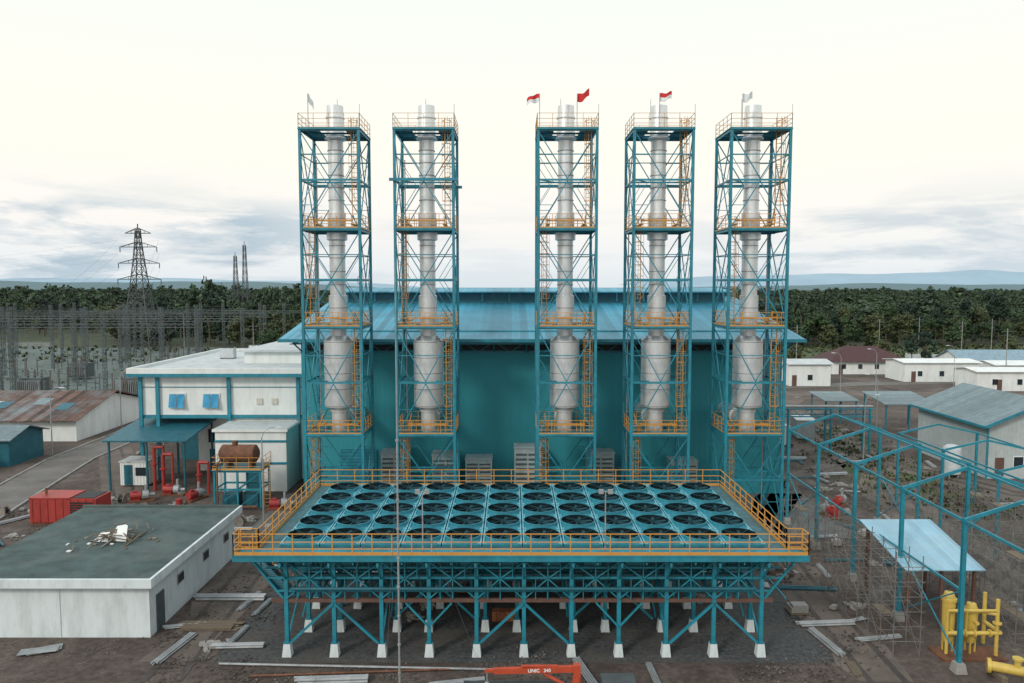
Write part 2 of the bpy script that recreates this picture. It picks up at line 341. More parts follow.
# ------------------------------------------------------------------ exhaust towers
W=4.65; D=4.4
LV=[0,3.6,7.25,11.6,16.0,19.9,23.85,27.8,31.7]
PL=[7.25,16.0,23.85,31.7]
def tower(cx,label,flags,seed,extra=False):
    r=root('exhaust_tower',(cx,61.0+D/2,0),label,'exhaust tower','exhaust stack towers of the power plant')
    hx,hy=W/2,D/2
    s=MB(); cs=[(-hx,-hy),(hx,-hy),(hx,hy),(-hx,hy)]
    for x,y in cs: s.ibeam((x,y,0),(x,y,31.9),0.21)
    for k,z in enumerate(LV[1:]):
        for a,b in zip(cs,cs[1:]+cs[:1]): s.beam((*a,z),(*b,z),0.10,0.15)
    for k in range(len(LV)-1):
        z0,z1=LV[k],LV[k+1]
        for a,b in zip(cs,cs[1:]+cs[:1]):
            mx,my=(a[0]+b[0])/2,(a[1]+b[1])/2
            zt=z1-0.1 if k%2==0 else z0+0.1; zb=z0+0.1 if k%2==0 else z1-0.1
            s.beam((*a,zb),(mx,my,zt),0.07,0.075); s.beam((*b,zb),(mx,my,zt),0.07,0.075)
            zm=(z0+z1)/2; q0=((a[0]+mx)/2,(a[1]+my)/2); q1=((b[0]+mx)/2,(b[1]+my)/2)
            s.beam((*a,zm),(*q0,zm),0.045); s.beam((*b,zm),(*q1,zm),0.045)
            s.beam((*a,zm),(q0[0],q0[1],zt),0.04); s.beam((*b,zm),(q1[0],q1[1],zt),0.04)
    for z in (13.8,21.9,29.8):
        for a,b in ((cs[0],cs[1]),(cs[3],cs[2]),(cs[1],cs[2]),(cs[3],cs[0])): s.beam((*a,z),(*b,z),0.06,0.07)
    for z in LV[1:]:
        s.beam((-hx,0.95,z-0.05),(hx,0.95,z-0.05),0.09,0.13); s.beam((-hx,-0.95,z-0.05),(hx,-0.95,z-0.05),0.09,0.13)
        s.beam((-hx,-hy,z-0.02),(-0.95,-0.95,z-0.02),0.06); s.beam((hx,hy,z-0.02),(0.95,0.95,z-0.02),0.06)
    if extra:
        s.beam((-hx-0.4,-hy-0.2,27.8),(hx+0.4,-hy-0.2,27.8),0.2,0.22); s.beam((-hx-0.4,hy+0.2,27.8),(hx+0.4,hy+0.2,27.8),0.2,0.22)
    s.obj('steel_frame',TEAL,r)
    s=MB()
    s.lathe([(0.66,7.3),(0.66,8.95),(0.76,8.95),(0.76,9.1),(1.22,9.4),(1.22,14.9),(0.76,15.25),(0.66,15.3),(0.66,16.7),(0.76,16.75),(0.76,18.6),(0.64,18.65),
             (0.64,23.1),(0.84,23.2),(0.84,23.8),(0.66,23.9),(0.74,24.3),(0.74,25.4),(0.62,25.45),(0.62,31.2),(0.88,31.3),(0.88,31.42),(0.76,31.5),(0.68,33.0),(0.76,33.0),(0.76,33.12),(0.68,33.12),(0.66,34.0),(0.60,34.0),(0.60,32.5)],n=28)
    s.cyl((0,0,32.6),(0,0,32.65),0.59,n=20,mi=1)
    for rad,zs in ((1.22,(9.5,10.9,12.2,13.5,14.8)),(0.685,(15.9,)),(0.78,(17.6,)),(0.66,(19.5,20.6,21.7,22.7,26.4,27.4,28.4,29.4,30.4)),(0.76,(24.9,))):
        for z in zs: s.lathe([(rad-0.03,z-0.03),(rad+0.012,z-0.03),(rad+0.012,z+0.03),(rad-0.03,z+0.03)],n=28,mi=2)
    s.obj('chimney_stack',[STEEL,DARK,BAND],r,smooth=True)
    s=MB(); s.cyl((0,0.3,8.1),(0,D/2+4.6,8.1),0.6,n=18); s.cyl((0,2.6,8.1),(0,2.8,8.1),0.72,n=18)
    s.obj('exhaust_duct',STEEL,r,smooth=True)
    for i,z in enumerate(PL):
        s=MB(); e=0.12 if i==3 else 0.08; hole=1.05
        X,Y=hx+e,hy+e
        for a in (( -X,X,-Y,-hole),( -X,X,hole,Y),(-X,-hole,-hole,hole),(hole,X,-hole,hole)): s.box(*a,z+0.12,z+0.17)
        s.beam((-X,-Y,z+0.06),(X,-Y,z+0.06),0.08,0.11); s.beam((-X,Y,z+0.06),(X,Y,z+0.06),0.08,0.11)
        p=s.obj('platform',[TEAL],r)
        s=MB(); X-=0.04;Y-=0.04
        s.rail([(-X,-Y,z+0.17),(X,-Y,z+0.17),(X,Y,z+0.17),(-X,Y,z+0.17)],closed=True,toe=0.10 if i<3 else 0.04,t=0.042 if i<3 else 0.034,sp=1.15)
        if i<3:
            for q in range(6): s.beam((-1.5+q*0.6,-1.35,z+0.2),(-1.5+q*0.6,-1.35,z+0.9+0.3*(q%2)),0.05)
            s.box(-1.6,1.6,-1.4,-1.3,z+0.75,z+0.87,0)
            s.box(-1.6,-1.35,-1.0,1.0,z+0.5,z+0.60,0); s.box(1.35,1.6,-1.0,1.0,z+0.5,z+0.60,0)
            s.beam((-1.6,-1.35,z+.2),(-1.6,1.0,z+1.3),0.06); s.beam((1.6,-1.35,z+1.3),(1.6,1.0,z+.2),0.06)
        s.obj('guard_rail',ORANGE,p)
    for z0,z1,sx in ((7.4,17.2,1),(16.2,25.0,-1),(24.0,32.8,1),(0.1,8.3,-1)):
        s=MB(); s.ladder((sx*(hx-0.55),-hy+1.0,z0),z1-z0,w=0.42); s.obj('ladder',ORANGE,r)
    s=MB(); rr=random.Random(seed)
    xx=rr.choice([-1,1])*(hx-0.25); s.cyl((xx,hy-0.3,0),(xx,hy-0.3,30),0.05,n=6)
    s.obj('conduit',GALV,r)
    s=MB(); s.cyl((hx+0.1,-hy,31.9),(hx+0.1,-hy,33.7),0.022,n=5); s.obj('lightning_rod',GALV,r)
    s=MB(); s.cyl((-0.3,hy,31.9),(-0.3,hy,35.1),0.022,n=5); s.obj('lightning_rod',GALV,r)
    for (fx,fy,ang,kind,sag) in flags:
        s=MB(); zt=34.5
        s.cyl((fx,fy,31.9),(fx,fy,zt),0.03,n=6); fp=s.obj('flagpole',GALV,r)
        s=MB(); L,hh=1.0,0.68; n=8
        for i in range(n):
            for j,(mi) in enumerate((0,1)):
                def P(u,v):
                    return (fx+math.cos(ang)*u*L, fy+math.sin(ang)*u*L+0.12*math.sin(u*8), zt-0.05-v*hh*(1-0.25*u)-sag*u*u*1.0+0.07*math.sin(u*9+v))
                m2=mi if kind=='rw' else (0 if kind=='r' else 1)
                s.poly([P(i/n,j*.5),P((i+1)/n,j*.5),P((i+1)/n,(j+1)*.5),P(i/n,(j+1)*.5)],m2)
        s.obj('flag',[FRED,FWHT],fp)
    return r
hx,hy=W/2,D/2
tower(-14.44,'teal lattice tower with silver stack and limp pale flag',[(-hx+0.7,-hy,math.radians(80),'w',0.5)],1)
tower(-6.98,'teal lattice tower with silver stack and no flag',[],2,True)
tower(4.4,'teal lattice tower with silver stack flying two red flags',[(-hx+0.1,-hy,math.pi,'rw',0.35),(hx-1.6,-hy,0.2,'r',-0.5)],3)
tower(12.0,'teal lattice tower with silver stack and red white flag',[(-hx+1.9,-hy-0.2,0.1,'rw',-0.2)],4)
tower(19.67,'teal lattice tower with silver stack and pale flag',[(-hx+0.8,-hy,0.4,'w',-0.3)],5)
# ------------------------------------------------------------------ radiator platform
ZD=5.8
rp=root('radiator_platform',(0.55,38.7,0),'raised teal steel radiator platform with orange railings','industrial platform')
s=MB()
s.box(-13.7,13.7,-0.2,12.4,ZD-0.10,ZD,0)
for i in range(7): s.box(-13.7,13.7,-0.2+i*2.1-0.08,-0.2+i*2.1+0.08,ZD-0.4,ZD-0.101,1)
s.obj('deck',[mat('deck_grating',(0.05,0.15,0.175),0.7,var=0.35,scale=2,dirt=(0.08,0.10,0.10),dirt_amt=0.7),TEAL],rp)
s=MB(); s.box(-14.7,14.5,-1.2,-0.22,ZD-0.08,ZD+0.01,0); s.beam((-14.7,-1.17,ZD-0.2),(14.5,-1.17,ZD-0.2),0.10,0.22); s.beam((-14.7,-0.3,ZD-0.24),(14.5,-0.3,ZD-0.24),0.10,0.22)
for i in range(13): xx=-14.5+i*2.4; s.beam((xx,-1.15,ZD-0.2),(xx,-0.3,ZD-0.2),0.08,0.14)
cw=s.obj('catwalk',TEAL,rp)
s=MB(); s.rail([(-14.65,-0.3,ZD+.01),(-14.65,-1.15,ZD+.01),(14.45,-1.15,ZD+.01),(14.45,-0.3,ZD+.01)],sp=1.0,toe=0.16,t=0.048); s.obj('guard_rail',ORANGE,cw)
s=MB(); s.rail([(-14.65,-0.25,ZD),(-13.65,-0.25,ZD),(-13.65,12.35,ZD),(13.65,12.35,ZD),(13.65,-0.25,ZD),(14.45,-0.25,ZD)],sp=1.2,t=0.048,toe=0.16); s.obj('guard_rail',ORANGE,rp)
s=MB(); s.beam((-14.6,-0.1,ZD-0.1),(-14.6,7.5,0.1),0.06,0.25); s.beam((-13.85,-0.1,ZD-0.1),(-13.85,7.5,0.1),0.06,0.25)
for i in range(24): t=i/24; s.box(-14.57,-13.88,-0.1+7.6*t,0.12+7.6*t,ZD-0.2-5.6*t,ZD-0.16-5.6*t)
for xx in (-14.63,-13.82):
    for hh in (0.5,1.05): s.beam((xx,-0.1,ZD+hh-0.1),(xx,7.5,0.1+hh),0.05,0.05,1)
    for i in range(7): t=i/6; s.beam((xx,-0.1+7.6*t,ZD-0.1-5.7*t),(xx,-0.1+7.6*t,ZD+0.95-5.7*t),0.05,0.05,1)
s.obj('staircase',[TEAL,ORANGE],rp)
s=MB(); s.box(-12.9,12.9,0.6,11.8,ZD-1.25,ZD-0.42,1)
for i in range(53): xx=-12.9+i*0.496; s.box(xx-0.03,xx+0.03,0.52,0.598,ZD-1.25,ZD-0.42,0)
s.box(-12.95,12.95,0.5,0.597,ZD-1.32,ZD-1.251,0)
for i in range(12): xx=-12.0+i*2.18; s.box(xx,xx+0.9,0.4,0.51,ZD-1.1,ZD-0.55,2)
s.obj('cooler_bundle',[TEAL,TEALD,FANTOP],rp)
colx=[-12.35+i*2.485 for i in range(11)]; coly=[0.0,2.9,6.0,9.0,11.9]
first=None
for j,yy in enumerate(coly):
    for i,xx in enumerate(colx):
        xx=xx+(0.35 if (j==1 or j==3) else 0)*(-1)**i
        if first is None:
            s=MB(); s.ibeam((0,0,0.72),(0,0,ZD-0.45),0.2,t=0.04); s.box(-0.18,0.18,-0.18,0.18,0.7,0.74); c=s.obj('column',TEAL,rp,loc=(xx,yy,0))
            s=MB(); s.hexa([(-.24,-.24,0),(.24,-.24,0),(.24,.24,0),(-.24,.24,0),(-.17,-.17,.7),(.17,-.17,.7),(.17,.17,.7),(-.17,.17,.7)]); f=s.obj('concrete_footing',WHITEC,c); first=(c,f)
        else:
            c=first[0].copy(); COL.objects.link(c); c.parent=rp; c.location=(xx,yy,0)
            f=first[1].copy(); COL.objects.link(f); f.parent=c
s=MB()
for j,yy in enumerate(coly):
    s.beam((-13.1,yy,3.0),(13.1,yy,3.0),0.14,0.2,1 if j in (0,3) else 0); s.beam((-13.6,yy,ZD-0.56),(13.6,yy,ZD-0.56),0.14,0.2)
    s.beam((-12.9,yy,4.2),(12.9,yy,4.2),0.08,0.12); s.beam((-12.9,yy,3.5),(12.9,yy,3.5),0.07,0.09)
    s.beam((-13.4,yy,4.75),(13.4,yy,4.75),0.08,0.1)
for i,xx in enumerate(colx):
    s.beam((xx,0,3.15),(xx,11.9,3.15),0.12,0.16); s.beam((xx,-1.1,ZD-0.5),(xx,12.2,ZD-0.5),0.12,0.16); s.beam((xx,-1.1,ZD-0.6),(xx,0,4.1),0.08)
    s.beam((xx+1.24,-1.1,ZD-0.45),(xx+1.24,12,ZD-0.45),0.07,0.12); s.beam((xx+1.24,-0.1,3.12),(xx+1.24,12,3.12),0.07,0.1)
s.obj('beam',[TEAL,BROWN],rp)
s=MB()
for j,yy in enumerate(coly):
    off=0.12
    for i in range(10):
        a,b=colx[i],colx[i+1]; m=(a+b)/2
        s.beam((a,yy-off,3.1),(m,yy-off,4.2),0.06); s.beam((b,yy-off,3.1),(m,yy-off,4.2),0.06)
        s.beam((a,yy-off,ZD-0.7),(m,yy-off,4.2),0.06); s.beam((b,yy-off,ZD-0.7),(m,yy-off,4.2),0.06)
        s.beam((m,yy-off,3.1),(m,yy-off,ZD-0.7),0.05)
        s.beam((a+.6,yy-off-.05,3.1),(a+.6,yy-off-.05,4.2),0.04); s.beam((b-.6,yy-off-.05,4.2),(b-.6,yy-off-.05,ZD-.7),0.04)
    for i in (1,5,9) if j%2==0 else (3,7):
        s.beam((colx[i],yy-off,2.9),(colx[i]-2.3,yy-off,0.75),0.12); s.beam((colx[i],yy-off,2.9),(colx[i]+2.3,yy-off,0.75),0.12)
    for i in (3,7) if j%2==0 else (1,9):
        s.beam((colx[i]-1.2,yy-off,2.9),(colx[i],yy-off,1.6),0.09); s.beam((colx[i]+1.2,yy-off,2.9),(colx[i],yy-off,1.6),0.09)
    for sg,xe in ((-1,colx[0]),(1,colx[-1])):
        s.beam((xe,yy,2.9),(xe+sg*1.9,yy,ZD-0.5),0.11); s.beam((xe+sg*1.3,yy,ZD-0.5),(xe+sg*1.3,yy,4.7),0.07); s.beam((xe,yy,4.2),(xe+sg*1.1,yy,4.2),0.07)
for i in (0,2,4,6,8,10):
    for a,b in zip(coly[:-1],coly[1:]): s.beam((colx[i],a,0.8),(colx[i],b,2.9),0.09)
s.obj('brace',TEAL,rp)
s=MB()
for k in range(9): 
    xx=-11+k*2.75; s.cyl((xx,1.6,4.4),(xx,11.5,4.4),0.14,n=8); s.cyl((xx,1.6,2.3),(xx,1.6,4.45),0.09,n=8); s.cyl((xx+.6,-0.35,3.7),(xx+.6,1.6,3.7),0.07,n=8)
s.cyl((-12,1.6,3.7),(12,1.6,3.7),0.16,n=8); s.cyl((-12,-0.35,3.75),(12,-0.35,3.75),0.09,n=8); s.cyl((-12,6,2.5),(12,6,2.5),0.2,n=8); s.cyl((-12,8,2.3),(12,8,2.3),0.2,n=8)
s.obj('cooling_pipe',TEALD,rp,smooth=True)
for xx in (-5.1,4.2):
    s=MB(); s.cyl((xx,-0.8,ZD),(xx,-0.8,ZD+3.2),0.04,0.03,n=8); s.beam((xx-0.3,-0.8,ZD+3.2),(xx+0.3,-0.8,ZD+3.2),0.04)
    s.box(xx-0.36,xx-0.12,-0.92,-0.78,ZD+3.1,ZD+3.32); s.box(xx+0.12,xx+0.36,-0.92,-0.78,ZD+3.1,ZD+3.32); s.obj('lamp_post',GALV,rp)
# fan units
cwx=25.4/12; cwy=2.34
u=root('cooling_fan',(0,0,0),'teal radiator cooling fan unit on the raised platform','cooling fan','rows of radiator cooling fans')
s=MB(); hx2=cwx/2-0.03; hy2=cwy/2-0.02
s.box(-hx2,hx2,-hy2,hy2,0.02,0.15,0)
for xx in (-hx2+0.04,hx2-0.04): s.box(xx-0.035,xx+0.035,-hy2,hy2,0.151,0.21,1)
for xx in (-0.9,0.9):
    for yy in (-1.0,1.0): s.box(xx-0.07,xx+0.07,yy-0.07,yy+0.07,0.151,0.20,1)
s.obj('casing',[FANTOP,FANSTRIP],u)
s=MB(); s.lathe([(1.0,0.151),(0.96,0.18),(0.95,0.33),(0.97,0.35),(0.93,0.365)],n=30,mi=0); s.lathe([(0.93,0.365),(0.91,0.34),(0.91,0.19)],n=30,mi=1); s.cyl((0,0,0.155),(0,0,0.2),0.915,n=30,mi=1)  # shroud inside coloured dark like the coil: painted shade of the opening
sh=s.obj('fan_shroud',[FANTOP,COILSHADE],u,smooth=True)
s=MB(); s.cyl((0,0,0.2),(0,0,0.30),0.16,n=12,mi=0)
for k in range(6):
    a=k*math.pi/3+0.3; ca,sa=math.cos(a),math.sin(a)
    def T(x,y,z): return (x*ca-y*sa,x*sa+y*ca,z)
    s.poly([T(0.13,-0.06,0.22),T(0.86,-0.10,0.23),T(0.86,0.08,0.27),T(0.13,0.05,0.27)],0)
s.obj('fan_blade',[BLADE],sh)
s=MB(); a=math.pi/4; s.beam((-math.cos(a)*0.9,-math.sin(a)*0.9,0.33),(math.cos(a)*0.9,math.sin(a)*0.9,0.33),0.03); s.beam((-math.cos(a)*0.9,math.sin(a)*0.9,0.33),(math.cos(a)*0.9,-math.sin(a)*0.9,0.33),0.03)
s.obj('fan_guard',BLADE,sh)
fx0=0.55-25.4/2+cwx/2; fy0=38.75+cwy/2
for j in range(5):
    for i in range(12):
        loc=(fx0+i*cwx,fy0+j*(cwy+0.06),ZD)
        if i==0 and j==0: u.location=loc
        else: dup(u,loc,rot=0)
# ------------------------------------------------------------------ white control building
cb=root('control_building',(0,0,0),'white two storey control building with teal trim','building')
s=MB()
s.box(-37.2,-21.0,75.3,98,6.3,10.6,0); s.box(-28.2,-21.0,75.5,98,0,6.298,0); s.box(-33,-28.3,79,98,0,6.298,0); s.box(-37,-33.1,84,98,0,6.298,1)
s.obj('wall',[WHITE,TEALD],cb)
s=MB(); s.box(-38,-20.3,74.4,98.6,10.6,10.95,0); 
for a in ((-38,-20.3,74.4,74.7),(-38,-20.3,98.3,98.6),(-38,-37.7,74.701,98.299),(-20.6,-20.3,74.701,98.299)): s.box(*a,10.951,11.3,0)
s.box(-38.05,-20.25,74.33,74.398,10.45,10.78,1); s.box(-37.7,-20.6,74.71,98.29,10.952,11.0,2); 
s.box(-29,-20.6,82,97.5,11.01,12.3,0); s.box(-29.4,-20.3,81.5,98,12.301,12.5,2)
s.obj('roof',[WHITE,TEAL,PALEROOF],cb)
s=MB(); s.box(-37.25,-20.95,75.22,75.298,6.2,6.55); s.box(-37.25,-20.95,75.24,75.298,9.3,9.38)
for xx in (-37.0,-35.3,-28.2,-21.3): s.box(xx-0.17,xx+0.17,75.0,75.21,0,10.44)
s.obj('trim',TEAL,cb)
for xx in (-33.4,-30.0):
    s=MB(); s.box(xx-0.85,xx+0.85,75.18,75.296,7.2,8.75,0); w=s.obj('window_frame',WHITE,cb)
    s=MB(); s.poly([(xx-0.75,74.8,7.35),(xx-0.03,74.95,7.3),(xx-0.03,75.17,8.65),(xx-0.75,75.17,8.65)],0); s.poly([(xx+0.03,75.05,7.25),(xx+0.75,74.8,7.3),(xx+0.75,75.17,8.65),(xx+0.03,75.17,8.65)],0); s.obj('window_pane',GLASS,w)
for k in range(2): s=MB(); s.box(-25.5+k*1.5,-24.9+k*1.5,75.2,75.297,7.6,8.2); s.obj('louvre',CREAM,cb)
s=MB(); s.box(-31.8,-30.8,78.9,78.98,0,2.3); s.obj('door',TEALD,cb)
s=MB(); s.box(-31.9,-29,78.9,78.98,3.0,4.4); s.obj('window',GLASSD,cb)
an=root('annex_building',(0,0,0),'white flat roofed annex with teal bands beside the control building','building')
s=MB(); s.box(-28.0,-21.3,70.8,75.1,0,5.7,0); s.obj('wall',WHITE,an)
s=MB(); s.box(-28.2,-21.1,70.6,74.95,5.701,5.95,0); s.box(-28.1,-21.2,70.7,74.9,5.96,6.0,1); s.obj('roof',[WHITE,PALEROOF],an)
s=MB(); s.box(-28.05,-21.25,70.72,70.798,4.7,4.9); s.box(-28.05,-21.25,70.72,70.798,2.6,2.8); s.obj('trim',TEAL,an)
s=MB(); s.box(-25,-23.8,70.74,70.797,0,2.2); s.obj('door',TEALD,an)
s=MB(); s.box(-27.4,-26.2,70.72,70.797,3.4,4.4); s.obj('window',GLASSD,an)
s=MB(); s.box(-0.8,0.8,-0.5,0.5,0.1,1.2,0); s.cyl((-0.35,0,1.2),(-0.35,0,1.28),0.3,n=14,mi=1); s.cyl((0.35,0,1.2),(0.35,0,1.28),0.3,n=14,mi=1); s.box(-0.75,-0.6,-0.5,0.5,0,0.1,1); s.box(0.6,0.75,-0.5,0.5,0,0.1,1)
ac=s.obj('air_conditioner',[PALEROOF,DARK],loc=(-33,88,11.0),label='grey rooftop air conditioning unit',cat='air conditioner',group='rooftop air conditioners')
for p in ((-31,92,11.0),(-23,86,12.5),(-25.5,90,12.5)): dup(ac,p)
def post_shed(name,x0,x1,y0,y1,zf,zb,roofm,label,t=0.15,postm=TEALD,nx=3,cat='shed'):
    r=root(name,((x0+x1)/2,(y0+y1)/2,0),label,cat); cx,cy=(x0+x1)/2,(y0+y1)/2
    s=MB(); slab(s,[(x0-cx,y0-cy,zf),(x1-cx,y0-cy,zf),(x1-cx,y1-cy,zb),(x0-cx,y1-cy,zb)],t); s.obj('roof',roofm,r)
    for i in range(nx):
        for yy,zz in ((y0+0.4,zf),(y1-0.4,zb)):
            xx=x0+0.4+(x1-x0-0.8)*i/(nx-1)-cx; s=MB(); s.ibeam((xx,yy-cy,0),(xx,yy-cy,zz-t-0.03),0.16); s.obj('post',postm,r)
    return r
post_shed('canopy_shed',-38.5,-30.6,70.5,78,4.9,5.8,TEALD,'dark teal mono pitch canopy on steel posts')
def cabin(loc,rot,m,label,w=4.2):
    r=root('site_cabin',loc,label,'cabin','small cabins around the yard',rot=rot)
    s=MB(); s.box(-w/2,w/2,-1.1,1.1,0.15,2.4)
    for k in range(int(w/0.3)): s.box(-w/2+0.1+k*0.3,-w/2+0.16+k*0.3,-1.13,-1.101,0.2,2.35)
    s.obj('wall',m,r); s=MB(); s.box(-w/2-.08,w/2+.08,-1.2,1.2,2.401,2.52); s.obj('roof',PALEROOF,r)
    s=MB(); s.box(-w/2+0.4,-w/2+1.2,-1.17,-1.135,0.2,2.15); s.obj('door',TEALD,r); s=MB(); s.box(0.2,1.2,-1.17,-1.135,1.1,1.9); s.obj('window',GLASSD,r)
    return r
cabin((-36.6,73.5,0),0,WHITE,'white site cabin under the teal canopy',2.6)
cabin((-44.5,101,0),0.1,CREAM,'cream site cabin beside the road'); cabin((-38,104,0),0.2,TEALD,'dark teal site cabin behind the canopy')
cabin((31.5,92,0),0.1,WHITE,'white site cabin beside the pipe rack'); cabin((37.5,97,0),1.4,GALV,'grey site cabin beside the track')
pk=root('pump_skid',(-31.5,69.5,0),'red motor and grey pump on a steel skid','pump','pump skids around the yard')
s=MB(); s.box(-1.1,1.1,-0.45,0.45,0,0.15); s.obj('skid',RUSTM,pk); s=MB(); s.cyl((-0.9,0,0.55),(0.0,0,0.55),0.33,n=14); s.box(-0.7,-0.3,-.15,.15,0.85,1.0); s.box(-.8,-.1,-.3,.3,.15,.3); s.obj('motor',REDP,pk); s=MB(); s.cyl((0.1,0,0.55),(0.6,0,0.55),0.4,n=14); s.cyl((0.4,0,0.6),(0.4,0,1.5),0.12,n=8); s.cyl((0.6,0,0.55),(1.1,0,0.55),0.14,n=8); s.obj('pump_casing',GALV,pk)
for p,r_ in (((-33.5,67.5,0),0.4),((-28.8,68,0),1.2),((-20.2,65,0),0.2),((29,66,0),0.8),((19,57,0),0.3),((26.8,63,0),1.8)): dup(pk,p,rot=r_)
# upright standpipes / valves beside the annex
for k,(x,y,h) in enumerate(((-33.9,71,4.2),(-32.9,70.6,3.6),(-29.2,69.8,3.0))):
    s=MB(); s.cyl((0,0,0),(0,0,h),0.16,n=10); s.cyl((0,0,h*.6),(0,0,h*.6+.1),0.3,n=10); s.cyl((0,0,h),(0.9,0,h),0.16,n=10); s.cyl((0.9,0,h),(0.9,0,0),0.12,n=10); s.obj('standpipe',REDP,loc=(x,y,0),label='red upright fire water pipe with flange',cat='pipe',group='fire water pipes beside the annex')
# ------------------------------------------------------------------ foreground flat roofed building
fb=root('flat_roof_building',(0,0,0),'white single storey building with weathered grey green flat roof','building')
s=MB(); s.box(-30.6,-20.0,40.75,53.6,0,3.0,0); s.obj('wall',WHITEC,fb)
s=MB(); s.box(-31.1,-19.6,40.2,54.2,3.001,3.32,0); s.box(-31.05,-19.65,40.25,54.15,3.321,3.4,1)
for a in ((-31.1,-19.6,40.2,40.36),(-19.76,-19.6,40.361,54.2)): s.box(*a,3.321,3.5,0)
s.box(-31.1,-19.761,54.02,54.2,3.4,3.55,1)
s.obj('roof',[WHITEC,FLATROOF],fb)
for yy in (44.2,48,51.5):
    s=MB(); s.box(-19.99,-19.95,yy,yy+0.9,1.6,2.2,0); s.box(-19.97,-19.93,yy+0.08,yy+0.82,1.67,2.13,1); s.obj('window',[CONC,GLASSD],fb)
s=MB(); s.box(-19.99,-19.92,41.5,42.4,0,2.1); s.obj('door',GREYL,fb)
for xx in (-29,-25):
    s=MB(); s.box(xx,xx+0.08,40.71,40.748,0,3.0); s.obj('downpipe',WHITEC,fb)
db=root('debris_pile',(-25.2,47.0,3.41),'heap of broken white sheets and planks on flat roof','debris')
s=MB(); rr=random.Random(3)
for k in range(34):
    a=rr.uniform(0,3.14); c=Vector((rr.gauss(0,0.7),rr.gauss(0,0.9),rr.uniform(0.05,0.5))); d=Vector((math.cos(a),math.sin(a),rr.uniform(-0.1,0.3)))*rr.uniform(0.25,0.9); d.z=min(d.z,c.z); s.beam(c-d,c+d,0.08,0.04,rr.choice([0,1,1]))
for a,b,c_,hh in ((-.9,-.5,0.1,0.5),(0.2,-.4,.15,.9),(-.3,.4,0.1,0.7)):
    s.poly([(a,b,0.05),(a+0.9,b-.2,0.08),(a+0.7,b+.5,hh),(a+0.05,b+.6,hh*.8)],2); s.poly([(a+.1,b,0.1),(a+.05,b+.6,hh*.8),(a-.3,b+.7,.02),(a-.4,b+.1,.02)],0)
for k in range(24):
    c=Vector((rr.gauss(0,1.5),rr.gauss(0,1.3),0.03)); s.box(c.x,c.x+rr.uniform(.1,.3),c.y,c.y+rr.uniform(.1,.3),0.01,0.07,rr.choice([0,1,2]))
s.obj('broken_boards',[WOODG,WOOD,WHITE],db)
# ------------------------------------------------------------------ left warehouse etc
wh=root('warehouse',(-76.5,94,0),'long low warehouse with rusty patched corrugated roof','warehouse')
s=MB(); X0,X1=-20,22.0
s.poly([(X0,0,0),(X1,0,0),(X1,0,2.8),(X0,0,2.8)]); s.poly([(X1,0,0),(X1,18,0),(X1,18,2.8),(X1,9,4.9),(X1,0,2.8)]); s.poly([(X0,0,0),(X0,0,2.8),(X0,9,4.9),(X0,18,2.8),(X0,18,0)]); s.poly([(X1,18,0),(X0,18,0),(X0,18,2.8),(X1,18,2.8)])
s.obj('wall',WHITE,wh)
s=MB(); slab(s,[(X0-.6,-1,2.75),(X1+.6,-1,2.75),(X1+.6,9,5.2),(X0-.6,9,5.2)],0.1); slab(s,[(X0-.6,9,5.2),(X1+.6,9,5.2),(X1+.6,19,2.75),(X0-.6,19,2.75)],0.1); wr=s.obj('roof',RUST,wh)
rr=random.Random(8)
for k in range(9):
    s=MB(); xx=rr.uniform(-2,20); yy=rr.uniform(0,6); z=2.75+(yy+1)*0.245+0.03; s.poly([(xx,yy,z),(xx+1.8,yy,z),(xx+1.8,yy+2.2,z+.54),(xx,yy+2.2,z+.54)]); s.obj('roof_patch',rr.choice([GREYROOF,PALEROOF,RUSTM,TEALD]),wr)
for k in range(7): s=MB(); xx=-17+k*5.3; s.box(xx,xx+1.6,-0.06,-0.01,0.9 if k%3 else 0,2.1); s.obj('window' if k%3 else 'door',GLASSD,wh)
